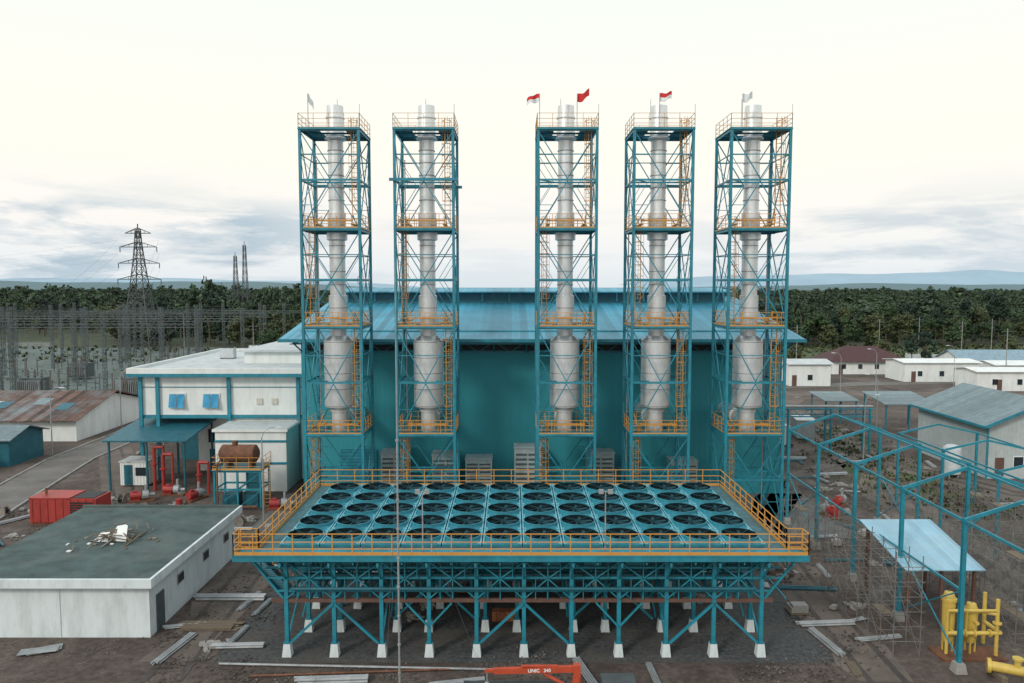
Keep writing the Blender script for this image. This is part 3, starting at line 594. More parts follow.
def gable(name,loc,w,d,h,hr,wm,rm,label,axis='x',cat='building',rot=0,wins=3,hip=False,over=0.5,door=True,trim=None):
    r=root(name,loc,label,cat,rot=rot); a,b=w/2,d/2; s=MB()
    s.box(-a,a,-b,b,0,h,0)
    if not hip:
        if axis=='x': s.poly([(a,-b,h),(a,b,h),(a,0,hr)]); s.poly([(-a,b,h),(-a,-b,h),(-a,0,hr)])
        else: s.poly([(-a,-b,h),(a,-b,h),(0,-b,hr)]); s.poly([(a,b,h),(-a,b,h),(0,b,hr)])
    s.obj('wall',wm,r); s=MB(); o=over; dz=0.12
    if hip:
        A,B=a+o,b+o; hb=h+0.02
        p=[(-A,-B,hb),(A,-B,hb),(A,B,hb),(-A,B,hb)]; q1=(-(A-B),0,hr);q2=(A-B,0,hr)
        s.poly([p[0],p[1],q2,q1]); s.poly([p[1],p[2],q2]); s.poly([p[2],p[3],q1,q2]); s.poly([p[3],p[0],q1]); s.poly(p[::-1])
    elif axis=='x':
        e=(hr-h)/b*o
        slab(s,[(-a-o,-b-o,h-e+dz),(a+o,-b-o,h-e+dz),(a+o,0,hr+dz),(-a-o,0,hr+dz)],0.1); slab(s,[(-a-o,0,hr+dz),(a+o,0,hr+dz),(a+o,b+o,h-e+dz),(-a-o,b+o,h-e+dz)],0.1)
    else:
        e=(hr-h)/a*o
        slab(s,[(-a-o,-b-o,h-e+dz),(0,-b-o,hr+dz),(0,b+o,hr+dz),(-a-o,b+o,h-e+dz)],0.1); slab(s,[(0,-b-o,hr+dz),(a+o,-b-o,h-e+dz),(a+o,b+o,h-e+dz),(0,b+o,hr+dz)],0.1)
    s.obj('roof',rm,r)
    if trim:
        e=(hr-h)/a*o; s=MB(); s.beam((-a-o,-b-o-.06,h-e+dz-.05),(0,-b-o-.06,hr+dz-.05),0.1,0.28); s.beam((0,-b-o-.06,hr+dz-.05),(a+o,-b-o-.06,h-e+dz-.05),0.1,0.28)
        s.beam((-a-o-.05,-b-o,h-e+dz-.05),(-a-o-.05,b+o,h-e+dz-.05),0.1,0.24); s.beam((-a,-b-.06,0),(-a,-b-.06,h-.2),0.2,0.08); s.obj('trim',trim,r)
    for k in range(wins):
        xx=-a+w*(k+0.7)/(wins+0.4); s=MB(); s.box(xx-0.55,xx+0.55,-b-0.05,-b-0.01,1.1,2.3,0); s.box(xx-0.47,xx+0.47,-b-0.07,-b-0.051,1.18,2.22,1); s.obj('window',[WHITE,GLASSD],r)
    if door:
        xx=-a+w*0.12; s=MB(); s.box(xx-0.45,xx+0.45,-b-0.05,-b-0.01,0.02,2.15); s.obj('door',BROWN,r)
    return r
gable('site_hut',(-57.5,83.5,0),7,6,3,3.9,TEALD,GREYROOF,'small dark teal site hut with shallow metal roof','x',wins=2)
gable('site_hut',(-60,76,0),6,4,2.5,3.2,GALV,RUST,'small grey hut with rusty metal roof','x',wins=1)
gable('house',(78.5,171,0),16,9,2.8,5.9,WHITE,REDR,'white bungalow with dark red hipped roof',hip=True,cat='house',wins=4,over=0.9)
gable('store_building',(57.8,150,0),8,7,4.3,4.9,WHITE,PALEROOF,'small white block with pale low roof',wins=1)
gable('office_building',(87,157,0),15,8,3.9,4.3,WHITE,WHITE,'long white single storey office with pale roof',wins=3)
gable('office_building',(103,143,0),34,7,3.6,4.0,WHITE,WHITE,'white single storey block with small dark windows',wins=7)
gable('office_building',(112,168,0),30,9,3.4,5.2,WHITE,mat('blue_roof_pale',(0.2,0.3,0.36),0.6),'white block with pale blue metal roof',wins=5)
gable('office_building',(112,155,0),30,7,3.6,4.1,WHITE,WHITE,'white single storey block with pale roof',wins=4)
gable('workshop_building',(53.3,82,0),11,13,5.6,7.9,mat('pale_cladding',(0.42,0.47,0.47),0.7,var=0.1,corr=(0,0.4),corr_str=0.3,dirt=(0.28,0.31,0.30),dirt_amt=0.6,dirt_scale=0.3),GREYROOF,'pale clad workshop with grey blue gable roof','y',wins=2,door=True,over=0.7,trim=TEAL)
post_shed('open_shed',49.0,56,99,106,3.9,4.7,GREYROOF,'open sided shed with grey blue sheet roof',postm=TEAL)
post_shed('open_shed',44,49,106,112,3.3,3.8,GREYROOF,'low open sided shed with grey sheet roof',postm=TEAL)
s=MB(); s.lathe([(0.0,3.4),(0.5,3.35),(0.8,3.1),(0.85,2.9),(0.85,0.5),(0.8,0.45)],n=20); tk=root('water_tank',(44.6,76,0),'white vertical water storage tank','tank'); s.obj('tank_body',PALEROOF,tk,smooth=True)
for k in range(4): s=MB(); a=k*math.pi/2+.78; s.beam((math.cos(a)*.6,math.sin(a)*.6,0),(math.cos(a)*.6,math.sin(a)*.6,0.5),0.1); s.obj('leg',GALV,tk)
pr=root('pipe_rack',(34,88,0),'teal steel pipe rack crossing the yard','pipe rack')
s=MB()
for xx in (-7,-2,3,7.5):
    for yy in (-0.8,0.8): s.ibeam((xx,yy,0),(xx,yy,5.2),0.2)
    s.beam((xx,-0.8,5.1),(xx,0.8,5.1),0.15)
for z in (4.3,5.2):
    for yy in (-0.8,0.8): s.beam((-7.5,yy,z),(8,yy,z),0.1,0.14)
for k in range(15): s.beam((-7.5+k,-0.8,4.3 if k%2 else 5.2),(-6.5+k,-0.8,5.2 if k%2 else 4.3),0.06)
s.obj('rack_frame',TEAL,pr); s=MB(); s.cyl((-7.5,-0.3,5.4),(8,-0.3,5.4),0.14,n=8); s.obj('pipe',GALV,pr); s=MB(); s.cyl((-7.5,0.2,5.4),(8,0.2,5.4),0.1,n=8); s.obj('pipe',GALV,pr)
# ------------------------------------------------------------------ unfinished portal frame shed, right
pf=root('portal_frame_shed',(22.5,37,0),'unfinished teal portal frame building without cladding','steel frame')
ys=[-5,0,6,12,18,24]; WX=7.4
for yy in ys:
    s=MB()
    for xx in (0,WX): s.ibeam((xx,yy,0.5),(xx,yy,7.9),0.2)
    s.beam((0,yy,7.8),(WX/2,yy,9.0),0.1,0.18); s.beam((WX,yy,7.8),(WX/2,yy,9.0),0.1,0.18)
    s.beam((0,yy,7.2),(0.8,yy,8.05),0.08); s.beam((WX,yy,7.2),(WX-0.8,yy,8.05),0.08)
    s.obj('portal_frame',TEAL,pf)
for xx in (0,WX):
    s=MB(); s.beam((xx,ys[0],7.75),(xx,ys[-1],7.75),0.08,0.13); s.obj('tie_beam',TEAL,pf)
s=MB(); s.beam((0,ys[1],4.2),(0,ys[-1],4.2),0.08,0.11); s.obj('tie_beam',TEAL,pf)
s=MB(); s.beam((WX/2,ys[0],9.0),(WX/2,ys[-1],9.0),0.08,0.1); s.obj('tie_beam',TEAL,pf)
for (a,b) in ((0,6),(18,24)):
    for xx in (0,WX): s=MB(); s.beam((xx,a,0.6),(xx,b,4.2),0.06); s.beam((xx,b,0.6),(xx,a,4.2),0.06); s.obj('cross_brace',TEAL,pf)
for yy in ys:
    for xx in (0,WX): s=MB(); s.hexa([(xx-.3,yy-.3,0),(xx+.3,yy-.3,0),(xx+.3,yy+.3,0),(xx-.3,yy+.3,0),(xx-.22,yy-.22,.5),(xx+.22,yy-.22,.5),(xx+.22,yy+.22,.5),(xx-.22,yy+.22,.5)]); s.obj('concrete_footing',CONC,pf)
pf2=root('portal_frame_shed',(34.5,46,0),'second row of bare teal portal frames','steel frame')
for yy in (0,7,14,21):
    s=MB()
    for xx in (0,7): s.ibeam((xx,yy,0),(xx,yy,6.4),0.18)
    s.beam((0,yy,6.3),(3.5,yy,7.1),0.09,0.16); s.beam((7,yy,6.3),(3.5,yy,7.1),0.09,0.16); s.obj('portal_frame',TEAL,pf2)
for xx in (0,7): s=MB(); s.beam((xx,0,6.3),(xx,21,6.3),0.08,0.12); s.obj('tie_beam',TEAL,pf2)
ss=post_shed('sheet_roof_shelter',22.1,26.6,41.6,47.4,3.5,4.6,PALEBLUE,'shelter with sloping pale blue corrugated sheet roof',t=0.06,postm=BROWN)
def scaffold(x0,y0,nx,ny,nz,dx=1.9,dy=1.5,dz=1.7,label='weathered tube scaffolding with a few planks'):
    r=root('scaffolding',(x0,y0,0),label,'scaffolding','scaffolding around the steel frame'); s=MB(); q=random.Random(int(x0*10+y0))
    for i in range(nx+1):
        for j in range(ny+1): s.cyl((i*dx,j*dy,0),(i*dx,j*dy,nz*dz+q.uniform(0.1,1.0)),0.026,n=5,caps=False)
    for k in range(1,2*nz+1):
        z=k*dz/2
        for j in range(ny+1): s.cyl((-.2,j*dy,z),(nx*dx+.2,j*dy,z),0.018,n=5,caps=False)
        for i in range(nx+1): s.cyl((i*dx,-.2,z),(i*dx,ny*dy+.2,z),0.018,n=5,caps=False)
    for k in range(nz):
        for j in range(ny):
            for i in (0,nx):
                if q.random()<0.7: s.cyl((i*dx,j*dy,k*dz),(i*dx,(j+1)*dy,(k+1)*dz),0.016,n=4,caps=False)
                if q.random()<0.7: s.cyl((i*dx,(j+1)*dy,k*dz),(i*dx,j*dy,(k+1)*dz),0.016,n=4,caps=False)
    s.obj('scaffold_tubes',TUBE,r)
    for k in range(1,nz+1):
        for j in range(ny):
            if q.random()<0.14: s=MB(); s.box(0.1,min(nx*dx,0.7),j*dy+.04,(j+1)*dy-.04,k*dz+0.04,k*dz+0.08); s.obj('plank_deck',WOOD,r)
    return r
scaffold(20.0,38.6,1,6,3,1.4,1.4,1.6); scaffold(20.4,51.5,1,3,2); scaffold(27.0,39.5,1,6,3,1.5,1.4,1.6)
scaffold(32,46,1,6,3,1.5,1.4,1.6); scaffold(30.8,37.5,1,3,3,1.3,1.3,1.6); scaffold(23.3,51,3,1,3,1.7,1.5,1.7)
yk=root('filter_skid',(23.9,38.9,0),'yellow vertical filter vessels with flanged pipework','process equipment')
for k,(xx,hh) in enumerate(((-0.9,3.4),(0.3,2.8))):
    s=MB(); s.lathe([(0.05,hh),(0.22,hh-.05),(0.30,hh-.3),(0.32,hh-.35),(0.38,hh-.36),(0.38,hh-.5),(0.32,hh-.5),(0.30,0.9),(0.2,0.65),(0.1,0.6)],cx=xx,n=18)
    for a in range(3): t=a*2.1; s.beam((xx+.25*math.cos(t),.25*math.sin(t),0),(xx+.28*math.cos(t),.28*math.sin(t),1.2),0.07)
    s.obj('vessel',YEL,yk,smooth=True)
s=MB(); s.cyl((-1.3,-0.6,1.4),(1.5,-0.6,1.4),0.11,n=10); s.cyl((1.3,-0.6,0.2),(1.3,-0.6,3.2),0.10,n=10); s.cyl((-0.9,-0.6,1.4),(-0.9,0,1.4),0.1,n=8); s.cyl((0.3,-0.6,1.9),(0.3,0,1.9),0.1,n=8); s.cyl((1.3,-0.6,2.4),(0.3,0,2.4),0.1,n=8); s.cyl((-1.3,-0.6,2.6),(1.3,-0.6,2.6),0.08,n=8); s.cyl((-1.3,-0.6,.3),(-1.3,-0.6,2.6),0.08,n=8); s.cyl((-0.3,-0.6,1.4),(-0.3,-0.6,2.6),0.06,n=8); s.cyl((1.5,-.6,1.4),(1.5,.8,1.4),.11,n=8); s.cyl((1.5,.8,.2),(1.5,.8,3.0),.1,n=8)
for xx in (-0.4,0.1,0.9): s.cyl((xx,-0.6,1.4),(xx+0.07,-0.6,1.4),0.2,n=12)
s.lathe([(0.22,1.9),(0.22,1.97),(0.05,1.97)],cx=1.3,cy=-0.6,n=12); s.obj('pipework',YEL,yk,smooth=True)
s=MB(); s.box(-1.6,1.8,-0.9,0.6,0,0.12); s.obj('skid_base',RUSTM,yk)
yp=root('pipe_spool',(24.9,36.0,0.5),'yellow flanged pipe spool lying on timber blocks','pipe')
s=MB(); s.cyl((-1.1,0.7,0),(1.3,-0.5,0),0.24,n=18); s.cyl((-1.15,0.725,0),(-1.0,0.65,0),0.37,n=18); s.cyl((1.2,-0.45,0),(1.35,-0.525,0),0.37,n=18); s.cyl((0,0.15,0),(0,0.15,0.6),0.15,n=12); s.cyl((0,0.15,0.55),(0,0.15,0.65),0.25,n=14); s.obj('pipe',YEL,yp,smooth=True)
for a in ((-0.9,-0.6,-0.1,1.0),(0.7,1.0,-0.8,0.4)): s=MB(); s.box(*a,-0.5,-0.25); s.obj('timber_block',WOOD,yp)
# ------------------------------------------------------------------ vessel on frame, red generator, crane
rv=root('rusty_tank_stand',(-23.9,66.3,0),'rust brown horizontal tank on a teal stand','tank')
s=MB()
for xx in (-2,0,2):
    for yy in (-1.2,1.2): s.ibeam((xx,yy,0),(xx,yy,3.3),0.16)
for z in (1.7,3.3):
    for yy in (-1.2,1.2): s.beam((-2.1,yy,z),(2.1,yy,z),0.12,0.16)
    for xx in (-2,0,2): s.beam((xx,-1.2,z),(xx,1.2,z),0.12)
s.beam((-2,-1.2,0.1),(0,-1.2,1.6),0.07); s.beam((0,-1.2,1.7),(2,-1.2,3.2),0.07); s.beam((0,-1.2,0.1),(2,-1.2,1.6),0.07); s.box(-2.2,2.2,-1.4,1.4,3.39,3.45); s.obj('stand',TEAL,rv)
s=MB(); s.cyl((-1.7,0.1,4.6),(1.2,0.1,4.6),0.8,n=22); s.cyl((1.2,0.1,4.6),(1.45,0.1,4.6),0.8,0.45,n=22); s.cyl((-1.95,0.1,4.6),(-1.7,0.1,4.6),0.45,0.8,n=22); s.cyl((-0.6,0.1,5.3),(-0.6,0.1,5.75),0.25,n=12)
for xx in (-1.2,0.8): s.box(xx,xx+0.2,-0.5,0.7,3.46,4.1)
s.obj('tank_body',RUSTM,rv,smooth=True)
s=MB(); s.rail([(-2.15,1.3,3.45),(-2.15,-1.35,3.45),(2.15,-1.35,3.45),(2.15,1.3,3.45)],sp=1.1,t=0.04); s.obj('guard_rail',ORANGE,rv); s=MB(); s.ladder((2.5,-1.0,0),4.4,cage=False); s.obj('ladder',ORANGE,rv)
s=MB(); s.box(-1.5,-.3,-.8,.8,0,1.1); s.box(.3,1.6,-.7,.7,0,1.3); s.obj('equipment_box',TEALD,rv); s=MB(); s.cyl((-1.6,-1.6,.2),(-1.6,-1.6,4),0.08,n=8); s.cyl((-1.6,-1.6,4),(-1.6,0,4.4),0.08,n=8); s.cyl((-1.6,-1.6,.3),(1.8,-1.6,.3),0.1,n=8); s.obj('pipework',RUSTM,rv)
gs=root('generator_container',(-36.4,61.6,0),'red enclosed generator set on skid','generator')
s=MB(); s.box(-2.7,2.7,-1.15,1.15,0.25,2.2); s.box(-2.75,0.6,-1.2,1.2,2.201,2.3)
for k in range(9): s.box(-2.5+k*0.62,-2.46+k*0.62,-1.19,-1.152,0.3,2.15)
s.obj('enclosure',REDP,gs); s=MB(); s.box(0.7,2.5,-1.0,1.0,2.201,2.25); s.obj('radiator_grille',DARK,gs); s=MB()
for k in range(7): s.box(0.6,2.4,-1.2,-1.16,0.6+k*0.2,0.72+k*0.2)
s.obj('vent',DARK,gs); s=MB(); s.box(-2.8,2.8,-1.0,-0.8,0,0.24); s.box(-2.8,2.8,0.8,1.0,0,0.24); s.obj('skid',RUSTM,gs); s=MB(); s.cyl((-2,0,2.3),(-2,0,2.8),0.1,n=8); s.obj('exhaust_pipe',RUSTM,gs)
ck=root('truck_crane',(1.0,32.3,-0.12),'truck with folded red crane boom lettered in white','truck')
s=MB(); s.hexa([(-1.8,-0.1,2.52),(1.9,-0.1,2.60),(1.9,0.1,2.60),(-1.8,0.1,2.52),(-1.8,-0.1,2.74),(1.9,-0.1,2.86),(1.9,0.1,2.86),(-1.8,0.1,2.74)]); s.box(-2.2,-1.8,-0.07,0.07,2.58,2.70); s.beam((1.85,0,2.4),(1.85,0,2.92),0.32); s.box(-0.6,1.0,-.07,.07,2.82,2.88); boom=s.obj('boom',REDO,ck)
s=MB(); s.cyl((-2.1,0,2.1),(-2.1,0,2.6),0.03,n=6); s.lathe([(0.02,1.9),(0.1,1.95),(0.1,2.1),(0.02,2.15)],cx=-2.1,n=10); s.obj('hook',GALV,boom)
s=MB(); s.cyl((1.85,0,1.1),(1.85,0,2.4),0.24,0.18,n=14); s.box(1.6,2.5,-1.0,1.0,1.0,1.15); s.cyl((1.7,0,1.8),(0.4,0,2.5),0.08,n=8); s.obj('crane_post',REDO,ck)
cu=bpy.data.curves.new('lettering','FONT'); cu.body='UNIC   340'; cu.size=0.21; cu.extrude=0.004; cu.offset=0.005; cu.align_x='CENTER'; cu.align_y='CENTER'
to=bpy.data.objects.new('lettering_source',cu); COL.objects.link(to); bpy.context.view_layer.update()
me=bpy.data.meshes.new_from_object(to.evaluated_get(bpy.context.evaluated_depsgraph_get())); bpy.data.objects.remove(to); me.materials.clear(); me.materials.append(FWHT)
lt=bpy.data.objects.new('boom_lettering',me); COL.objects.link(lt); lt.parent=boom; lt.location=(0.2,-0.11,2.685); lt.rotation_euler=(math.radians(90),math.radians(-1.6),0)
s=MB(); s.box(-3.2,1.5,-1.1,1.1,1.0,1.12); s.box(-3.2,1.5,-1.1,-1.05,1.121,1.6); s.box(-3.2,1.5,1.05,1.1,1.121,1.6); s.box(-3.2,4.6,-0.45,0.45,0.7,0.998,0); s.obj('bed',GREYT,ck)
s=MB(); s.hexa([(3.0,-1.05,0.7),(4.8,-1.05,0.7),(4.8,1.05,0.7),(3.0,1.05,0.7),(3.0,-1.0,2.0),(4.5,-1.0,2.0),(4.5,1.0,2.0),(3.0,1.0,2.0)]); cab=s.obj('cab',GREYT,ck); s=MB(); s.box(3.3,4.3,-1.08,-1.04,1.3,1.8); s.obj('window',GLASSD,cab)
for xx in (-2.2,-1.1,3.9):
    for yy in (-0.95,0.95): s=MB(); s.cyl((xx,yy-0.15,0.62),(xx,yy+0.15,0.62),0.5,n=20); s.cyl((xx,yy-0.17,0.62),(xx,yy+0.17,0.62),0.24,n=14,mi=1); s.obj('wheel',[RUBBER,GALV],ck)
ex=root('excavator',(-50.5,106,0),'orange tracked excavator parked on the road','excavator',rot=0.6)
for yy in (-1.1,1.1): s=MB(); s.box(-1.6,1.6,yy-0.28,yy+0.28,0.05,0.8); s.cyl((-1.6,yy-.28,0.43),(-1.6,yy+.28,0.43),0.37,n=14); s.cyl((1.6,yy-.28,0.43),(1.6,yy+.28,0.43),0.37,n=14); s.obj('track',RUBBER,ex)
s=MB(); s.box(-1.6,1.4,-1.2,1.2,0.95,1.9); s.obj('body',REDO,ex); s=MB(); s.box(0.1,1.5,-1.2,-0.1,1.91,2.9); s.obj('cab',GLASSD,ex); s=MB(); s.beam((1.2,0.4,1.7),(3.6,0.4,4.2),0.4,0.5); s.beam((3.6,0.4,4.2),(5.0,0.4,2.0),0.3,0.4); s.box(4.6,5.3,0,0.8,1.2,2.0); s.obj('boom',REDO,ex)
ms=root('lightning_mast',(-5.35,34.9,0),'slim grey guyed mast standing in the yard','mast')
s=MB(); s.cyl((0,0,0),(0,0,12),0.05,0.045,n=8); s.cyl((0,0,12),(0,0,20.5),0.032,0.015,n=8)
for k in range(9): s.cyl((0,0,1+k*1.4),(0,0,1.08+k*1.4),0.08,n=8)
s.obj('pole',GALV,ms); 
for a in (0.5,2.6,4.7): s=MB(); s.cyl((0,0,11.5),(5*math.cos(a),5*math.sin(a)*0.6-1.5,0),0.006,n=4); s.obj('guy_wire',WIRE,ms)
# ------------------------------------------------------------------ street lamps
sl=root('street_lamp',(-52.7,86,0),'tall pale gooseneck street lamp beside the road','street lamp','street lamps along the plant roads')
s=MB(); s.cyl((0,0,0),(0,0,7.0),0.07,0.05,n=8)
pp=[Vector((0,0,7.0)),Vector((0.2,0,7.5)),Vector((0.6,0,7.8)),Vector((1.2,0,7.9))]
for a,b in zip(pp[:-1],pp[1:]): s.cyl(a,b,0.035,n=6)
s.obj('pole',GALV,sl); s=MB(); s.hexa([(1.1,-.10,7.8),(1.7,-.12,7.82),(1.7,.12,7.82),(1.1,.10,7.8),(1.1,-.06,7.9),(1.65,-.08,7.9),(1.65,.08,7.9),(1.1,.06,7.9)]); s.obj('lamp_head',PALEROOF,sl)
for p,r in (((-53.5,103,0),0),((-38.5,83,0),2.8),((-20.5,61.5,0),0.2),((57,131,0),3.1),((48,99,0),3.1),((67,139,0),3.0),((86,147,0),3),((37.5,80,0),0.2),((-60,72,0),0.4),((99,130,0),3.1)): dup(sl,p,rot=r)
# ------------------------------------------------------------------ substation
gy=root('substation_gantry',(-70,130,0),'grey lattice substation gantry with insulator strings','substation gantry','substation gantries')
def lattice(s,a,b,w,nseg,th=0.06):
    a=Vector(a);b=Vector(b);d=(b-a).normalized(); up=Vector((0,0,1)) if abs(d.z)<.9 else Vector((1,0,0)); x=d.cross(up).normalized(); y=x.cross(d).normalized()
    cs=[x*w/2+y*w/2,-x*w/2+y*w/2,-x*w/2-y*w/2,x*w/2-y*w/2]
    for c in cs: s.beam(a+c,b+c,th,th)
    for k in range(nseg):
        p=a.lerp(b,k/nseg);q=a.lerp(b,(k+1)/nseg)
        for c,e in zip(cs,cs[1:]+cs[:1]): s.beam(p+c,q+e,th*.6,th*.6)
for xx in (-16,0,16): s=MB(); lattice(s,(xx,0,0),(xx,0,15),0.5,12,0.075); s.obj('gantry_post',GREYL,gy)
s=MB(); lattice(s,(-16,0,12.6),(16,0,12.6),0.6,26,0.085); s.obj('gantry_beam',GREYL,gy)
for k in range(6):
    s=MB(); xx=-13.3+k*5.3
    s.cyl((xx,0,12.2),(xx,0,10.4),0.04,n=6)
    for q in range(7): s.cyl((xx,0,11.9-q*0.2),(xx,0,11.95-q*0.2),0.14,n=8)
    s.obj('insulator_string',PORC,gy)
gl=[(-104,130),(-70,152),(-104,152),(-138,152),(-74,178),(-108,178),(-142,178),(-84,205),(-118,205),(-152,205),(-60,200),(-92,164),(-126,164),(-98,192)]
for x,y in gl: dup(gy,(x,y,0))
br=root('circuit_breaker',(-60,120,0),'substation equipment post with ribbed porcelain insulators','electrical equipment','substation equipment posts')
s=MB()
for xx in (-2,0,2): s.beam((xx,0,0),(xx,0,2.4),0.15)
s.beam((-2.4,0,2.4),(2.4,0,2.4),0.14,0.14); s.obj('stand',GREYL,br)
for xx in (-2,0,2):
    s=MB(); pr_=[]
    for q in range(10): pr_+= [(0.08,2.5+q*0.24),(0.14,2.6+q*0.24),(0.08,2.66+q*0.24)]
    s.lathe(pr_,cx=xx,n=7); s.cyl((xx,0,4.9),(xx,0,5.1),0.17,n=7); s.obj('insulator',PORC,br)
rr=random.Random(11)
for row,y in enumerate((118,124,136,147,160,172,186)):
    for k in range(6):
        x=-60-k*14-(y-118)*0.35+rr.uniform(-3.5,3.5); dup(br,(x,y+rr.uniform(-1,1),0),rot=rr.choice([0,0,1.57]),scale=rr.uniform(0.7,1.25))
tf=root('transformer',(-66,133,0),'grey oil filled power transformer with cooling fins','transformer','power transformers in the substation')
s=MB(); s.box(-2,2,-1.4,1.4,0.5,3.4); s.obj('tank_body',GREYL,tf); s=MB()
for k in range(12): s.box(-1.9+k*0.33,-1.82+k*0.33,-2.1,-1.42,0.8,3.0)
s.obj('radiator_fin',GALV,tf)
for xx in (-1.2,0,1.2): s=MB(); s.lathe([(0.15,3.4),(0.25,3.6),(0.15,3.8),(0.22,4.0),(0.12,4.3),(0.18,4.5),(0.05,4.9)],cx=xx,n=8); s.obj('bushing',PORC,tf)
for p in ((-84,133,0),(-100,134,0),(-90,158,0),(-118,160,0)): dup(tf,p)
s=MB(); rr=random.Random(4)
def wire(s,a,b,sag,n=8,t=0.05):
    a=Vector(a);b=Vector(b); pts=[a.lerp(b,i/n)-Vector((0,0,sag*4*(i/n)*(1-i/n))) for i in range(n+1)]
    for p,q in zip(pts[:-1],pts[1:]): s.beam(p,q,t,t)
for x in (-70,-104,-138):
    for k in range(6):
        xx=x-13.3+k*5.3
        wire(s,(xx,130,10.4),(xx,152,10.4),0.8,t=.03); wire(s,(xx,152,10.4),(xx-4,178,10.4),0.9,t=.03); wire(s,(xx-4,178,10.4),(xx-13,205,10.4),0.9,t=.03)
for z,y in ((15,130),(15,152),(15,178)): wire(s,(-170,y,z),(-52,y,z),0.8,16,t=.035)
o=s.obj('busbar_wires',WIRE,label='dark overhead conductors strung between substation gantries',cat='power lines'); o['kind']='stuff'
def pylon(loc,h,label,arms=True,bw=6.5,armw=6.2,rot=0,th=0.24):
    r=root('transmission_tower',loc,label,'transmission tower',rot=rot); s=MB(); n=11
    def wd(t): return bw*(1-t)**1.35/2+0.5
    for k in range(n):
        t0,t1=k/n,(k+1)/n; a,b=wd(t0),wd(t1); z0,z1=h*t0,h*t1
        for (sx,sy),(ux,uy) in zip(((-1,-1),(1,-1),(1,1),(-1,1)),((1,-1),(1,1),(-1,1),(-1,-1))):
            s.beam((sx*a,sy*a,z0),(sx*b,sy*b,z1),th); s.beam((sx*a,sy*a,z0),(ux*b,uy*b,z1),th*.5); s.beam((ux*a,uy*a,z0),(sx*b,sy*b,z1),th*.5); s.beam((sx*b,sy*b,z1),(ux*b,uy*b,z1),th*.5)
    s.beam((0,0,h),(0,0,h+1.6),th); s.obj('lattice_body',GREYT,r)
    if arms:
        for k,z in enumerate((h*0.60,h*0.73,h*0.86,h*0.97)):
            L=(armw,armw*0.95,armw*0.85,armw*0.6)[k]; s=MB()
            for sg in (-1,1):
                for yy in (-0.6,0.6): s.beam((0,yy,z),(sg*L,0,z),th*.8); s.beam((0,yy,z+1.5),(sg*L,0,z),th*.6)
                s.beam((sg*L*.5,0,z),(sg*L*.5,0,z+0.8),th*.4)
                if k<3: s.cyl((sg*L,0,z),(sg*L,0,z-1.5),0.12,n=6)
            s.obj('cross_arm',GREYT,r)
    return r
pylon((-107,219,0),35.5,'tall grey lattice transmission tower with four cross arms',bw=8)
pylon((-125,345,0),33,'slender lattice mast standing at the forest edge',False,3.0,th=.2)
pylon((-115.5,330,0),37,'slender lattice communication tower at the forest edge',False,2.4,th=.2)
s=MB()
for z in (21,25.5,30.1,34):
    for sg in (-6,6): wire(s,(-107+sg,219,z-1.5),(-320+sg,330,z-4),4,14,0.02); wire(s,(-107+sg,219,z-1.5),(-104+sg*2,178,12.5),2,10,0.025)
o=s.obj('transmission_lines',WIRE,label='thin transmission conductors running from the lattice tower',cat='power lines'); o['kind']='stuff'
up=root('utility_pole',(92,190,0),'slim utility pole with short cross arm','utility pole','utility poles across the site')
s=MB(); s.cyl((0,0,0),(0,0,11),0.11,0.07,n=7); s.obj('pole',CONC,up); s=MB(); s.beam((-1.1,0,10.4),(1.1,0,10.4),0.1); s.obj('cross_arm',GREYL,up); s=MB(); s.beam((-0.8,0,9.7),(0.8,0,9.7),0.08); s.obj('cross_arm',GREYL,up)
for p in ((108,182,0),(124,196,0),(140,190,0),(70,205,0),(98,150,0),(62,165,0),(-58,170,0),(-40,150,0),(-46,190,0),(-150,140,0),(-128,215,0),(-96,222,0),(-30,130,0),(110,205,0)): dup(up,p)
def fence(pts,label,h=2.2,m=WALLG,name='perimeter_wall'):
    s=MB()
    for (a,b) in zip(pts[:-1],pts[1:]):
        a=Vector((*a,0));b=Vector((*b,0)); s.beam(a+Vector((0,0,h/2)),b+Vector((0,0,h/2)),0.15,h)
        n=int((b-a).length/4)
        for i in range(n+1): c=a.lerp(b,i/max(1,n)); s.beam(c,c+Vector((0,0,h+.2)),0.32,0.32)
    return s.obj(name,m,label=label,cat='wall')
fence([(100,192),(145,186),(220,200)],'pale concrete perimeter wall before the trees',2.2,PALEROOF)
fence([(62,186),(96,184)],'pale concrete perimeter wall near the bungalow',1.8)
fence([(-240,238),(-145,240)],'long grey concrete perimeter wall behind the substation',1.6)
fence([(-120,112),(-64,112)],'low concrete wall along the substation edge',0.7,CONC)
# ------------------------------------------------------------------ clutter
protos=[]
def P(o): protos.append(o); return o
s=MB(); rr=random.Random(5)
for k in range(3):
    for i in range(5): s.box(-1.6+rr.uniform(-.3,.3),1.6+rr.uniform(-.3,.3),-0.5+i*0.2,-0.5+i*0.2+0.15,k*0.06,k*0.06+0.045)
P(s.obj('timber_pile',WOOD,loc=(-17.2,42,0.03),label='pile of weathered timber planks on the ground',cat='timber'))
s=MB()
for k in range(2):
    for i in range(4-k): s.cyl((-2.2+rr.uniform(-.2,.2),-0.4+i*0.17+k*0.085,0.08+k*0.14),(2.2,-0.4+i*0.17+k*0.085,0.08+k*0.14),0.075,n=8)
P(s.obj('pipe_stack',GALV,loc=(-17.5,46,0.03),label='stack of grey steel pipes lying in the yard',cat='pipes'))
s=MB()
for i in range(3): s.box(-0.55,0.55,-0.5+i*0.45,-0.4+i*0.45,0,0.09)
for i in range(6): s.box(-0.6+i*0.21,-0.46+i*0.21,-0.5,0.5,0.091,0.11)
s.box(-0.5,0.5,-0.42,0.42,0.111,0.4,1); s.box(-0.4,0.5,-0.42,0.2,0.401,0.55,1)
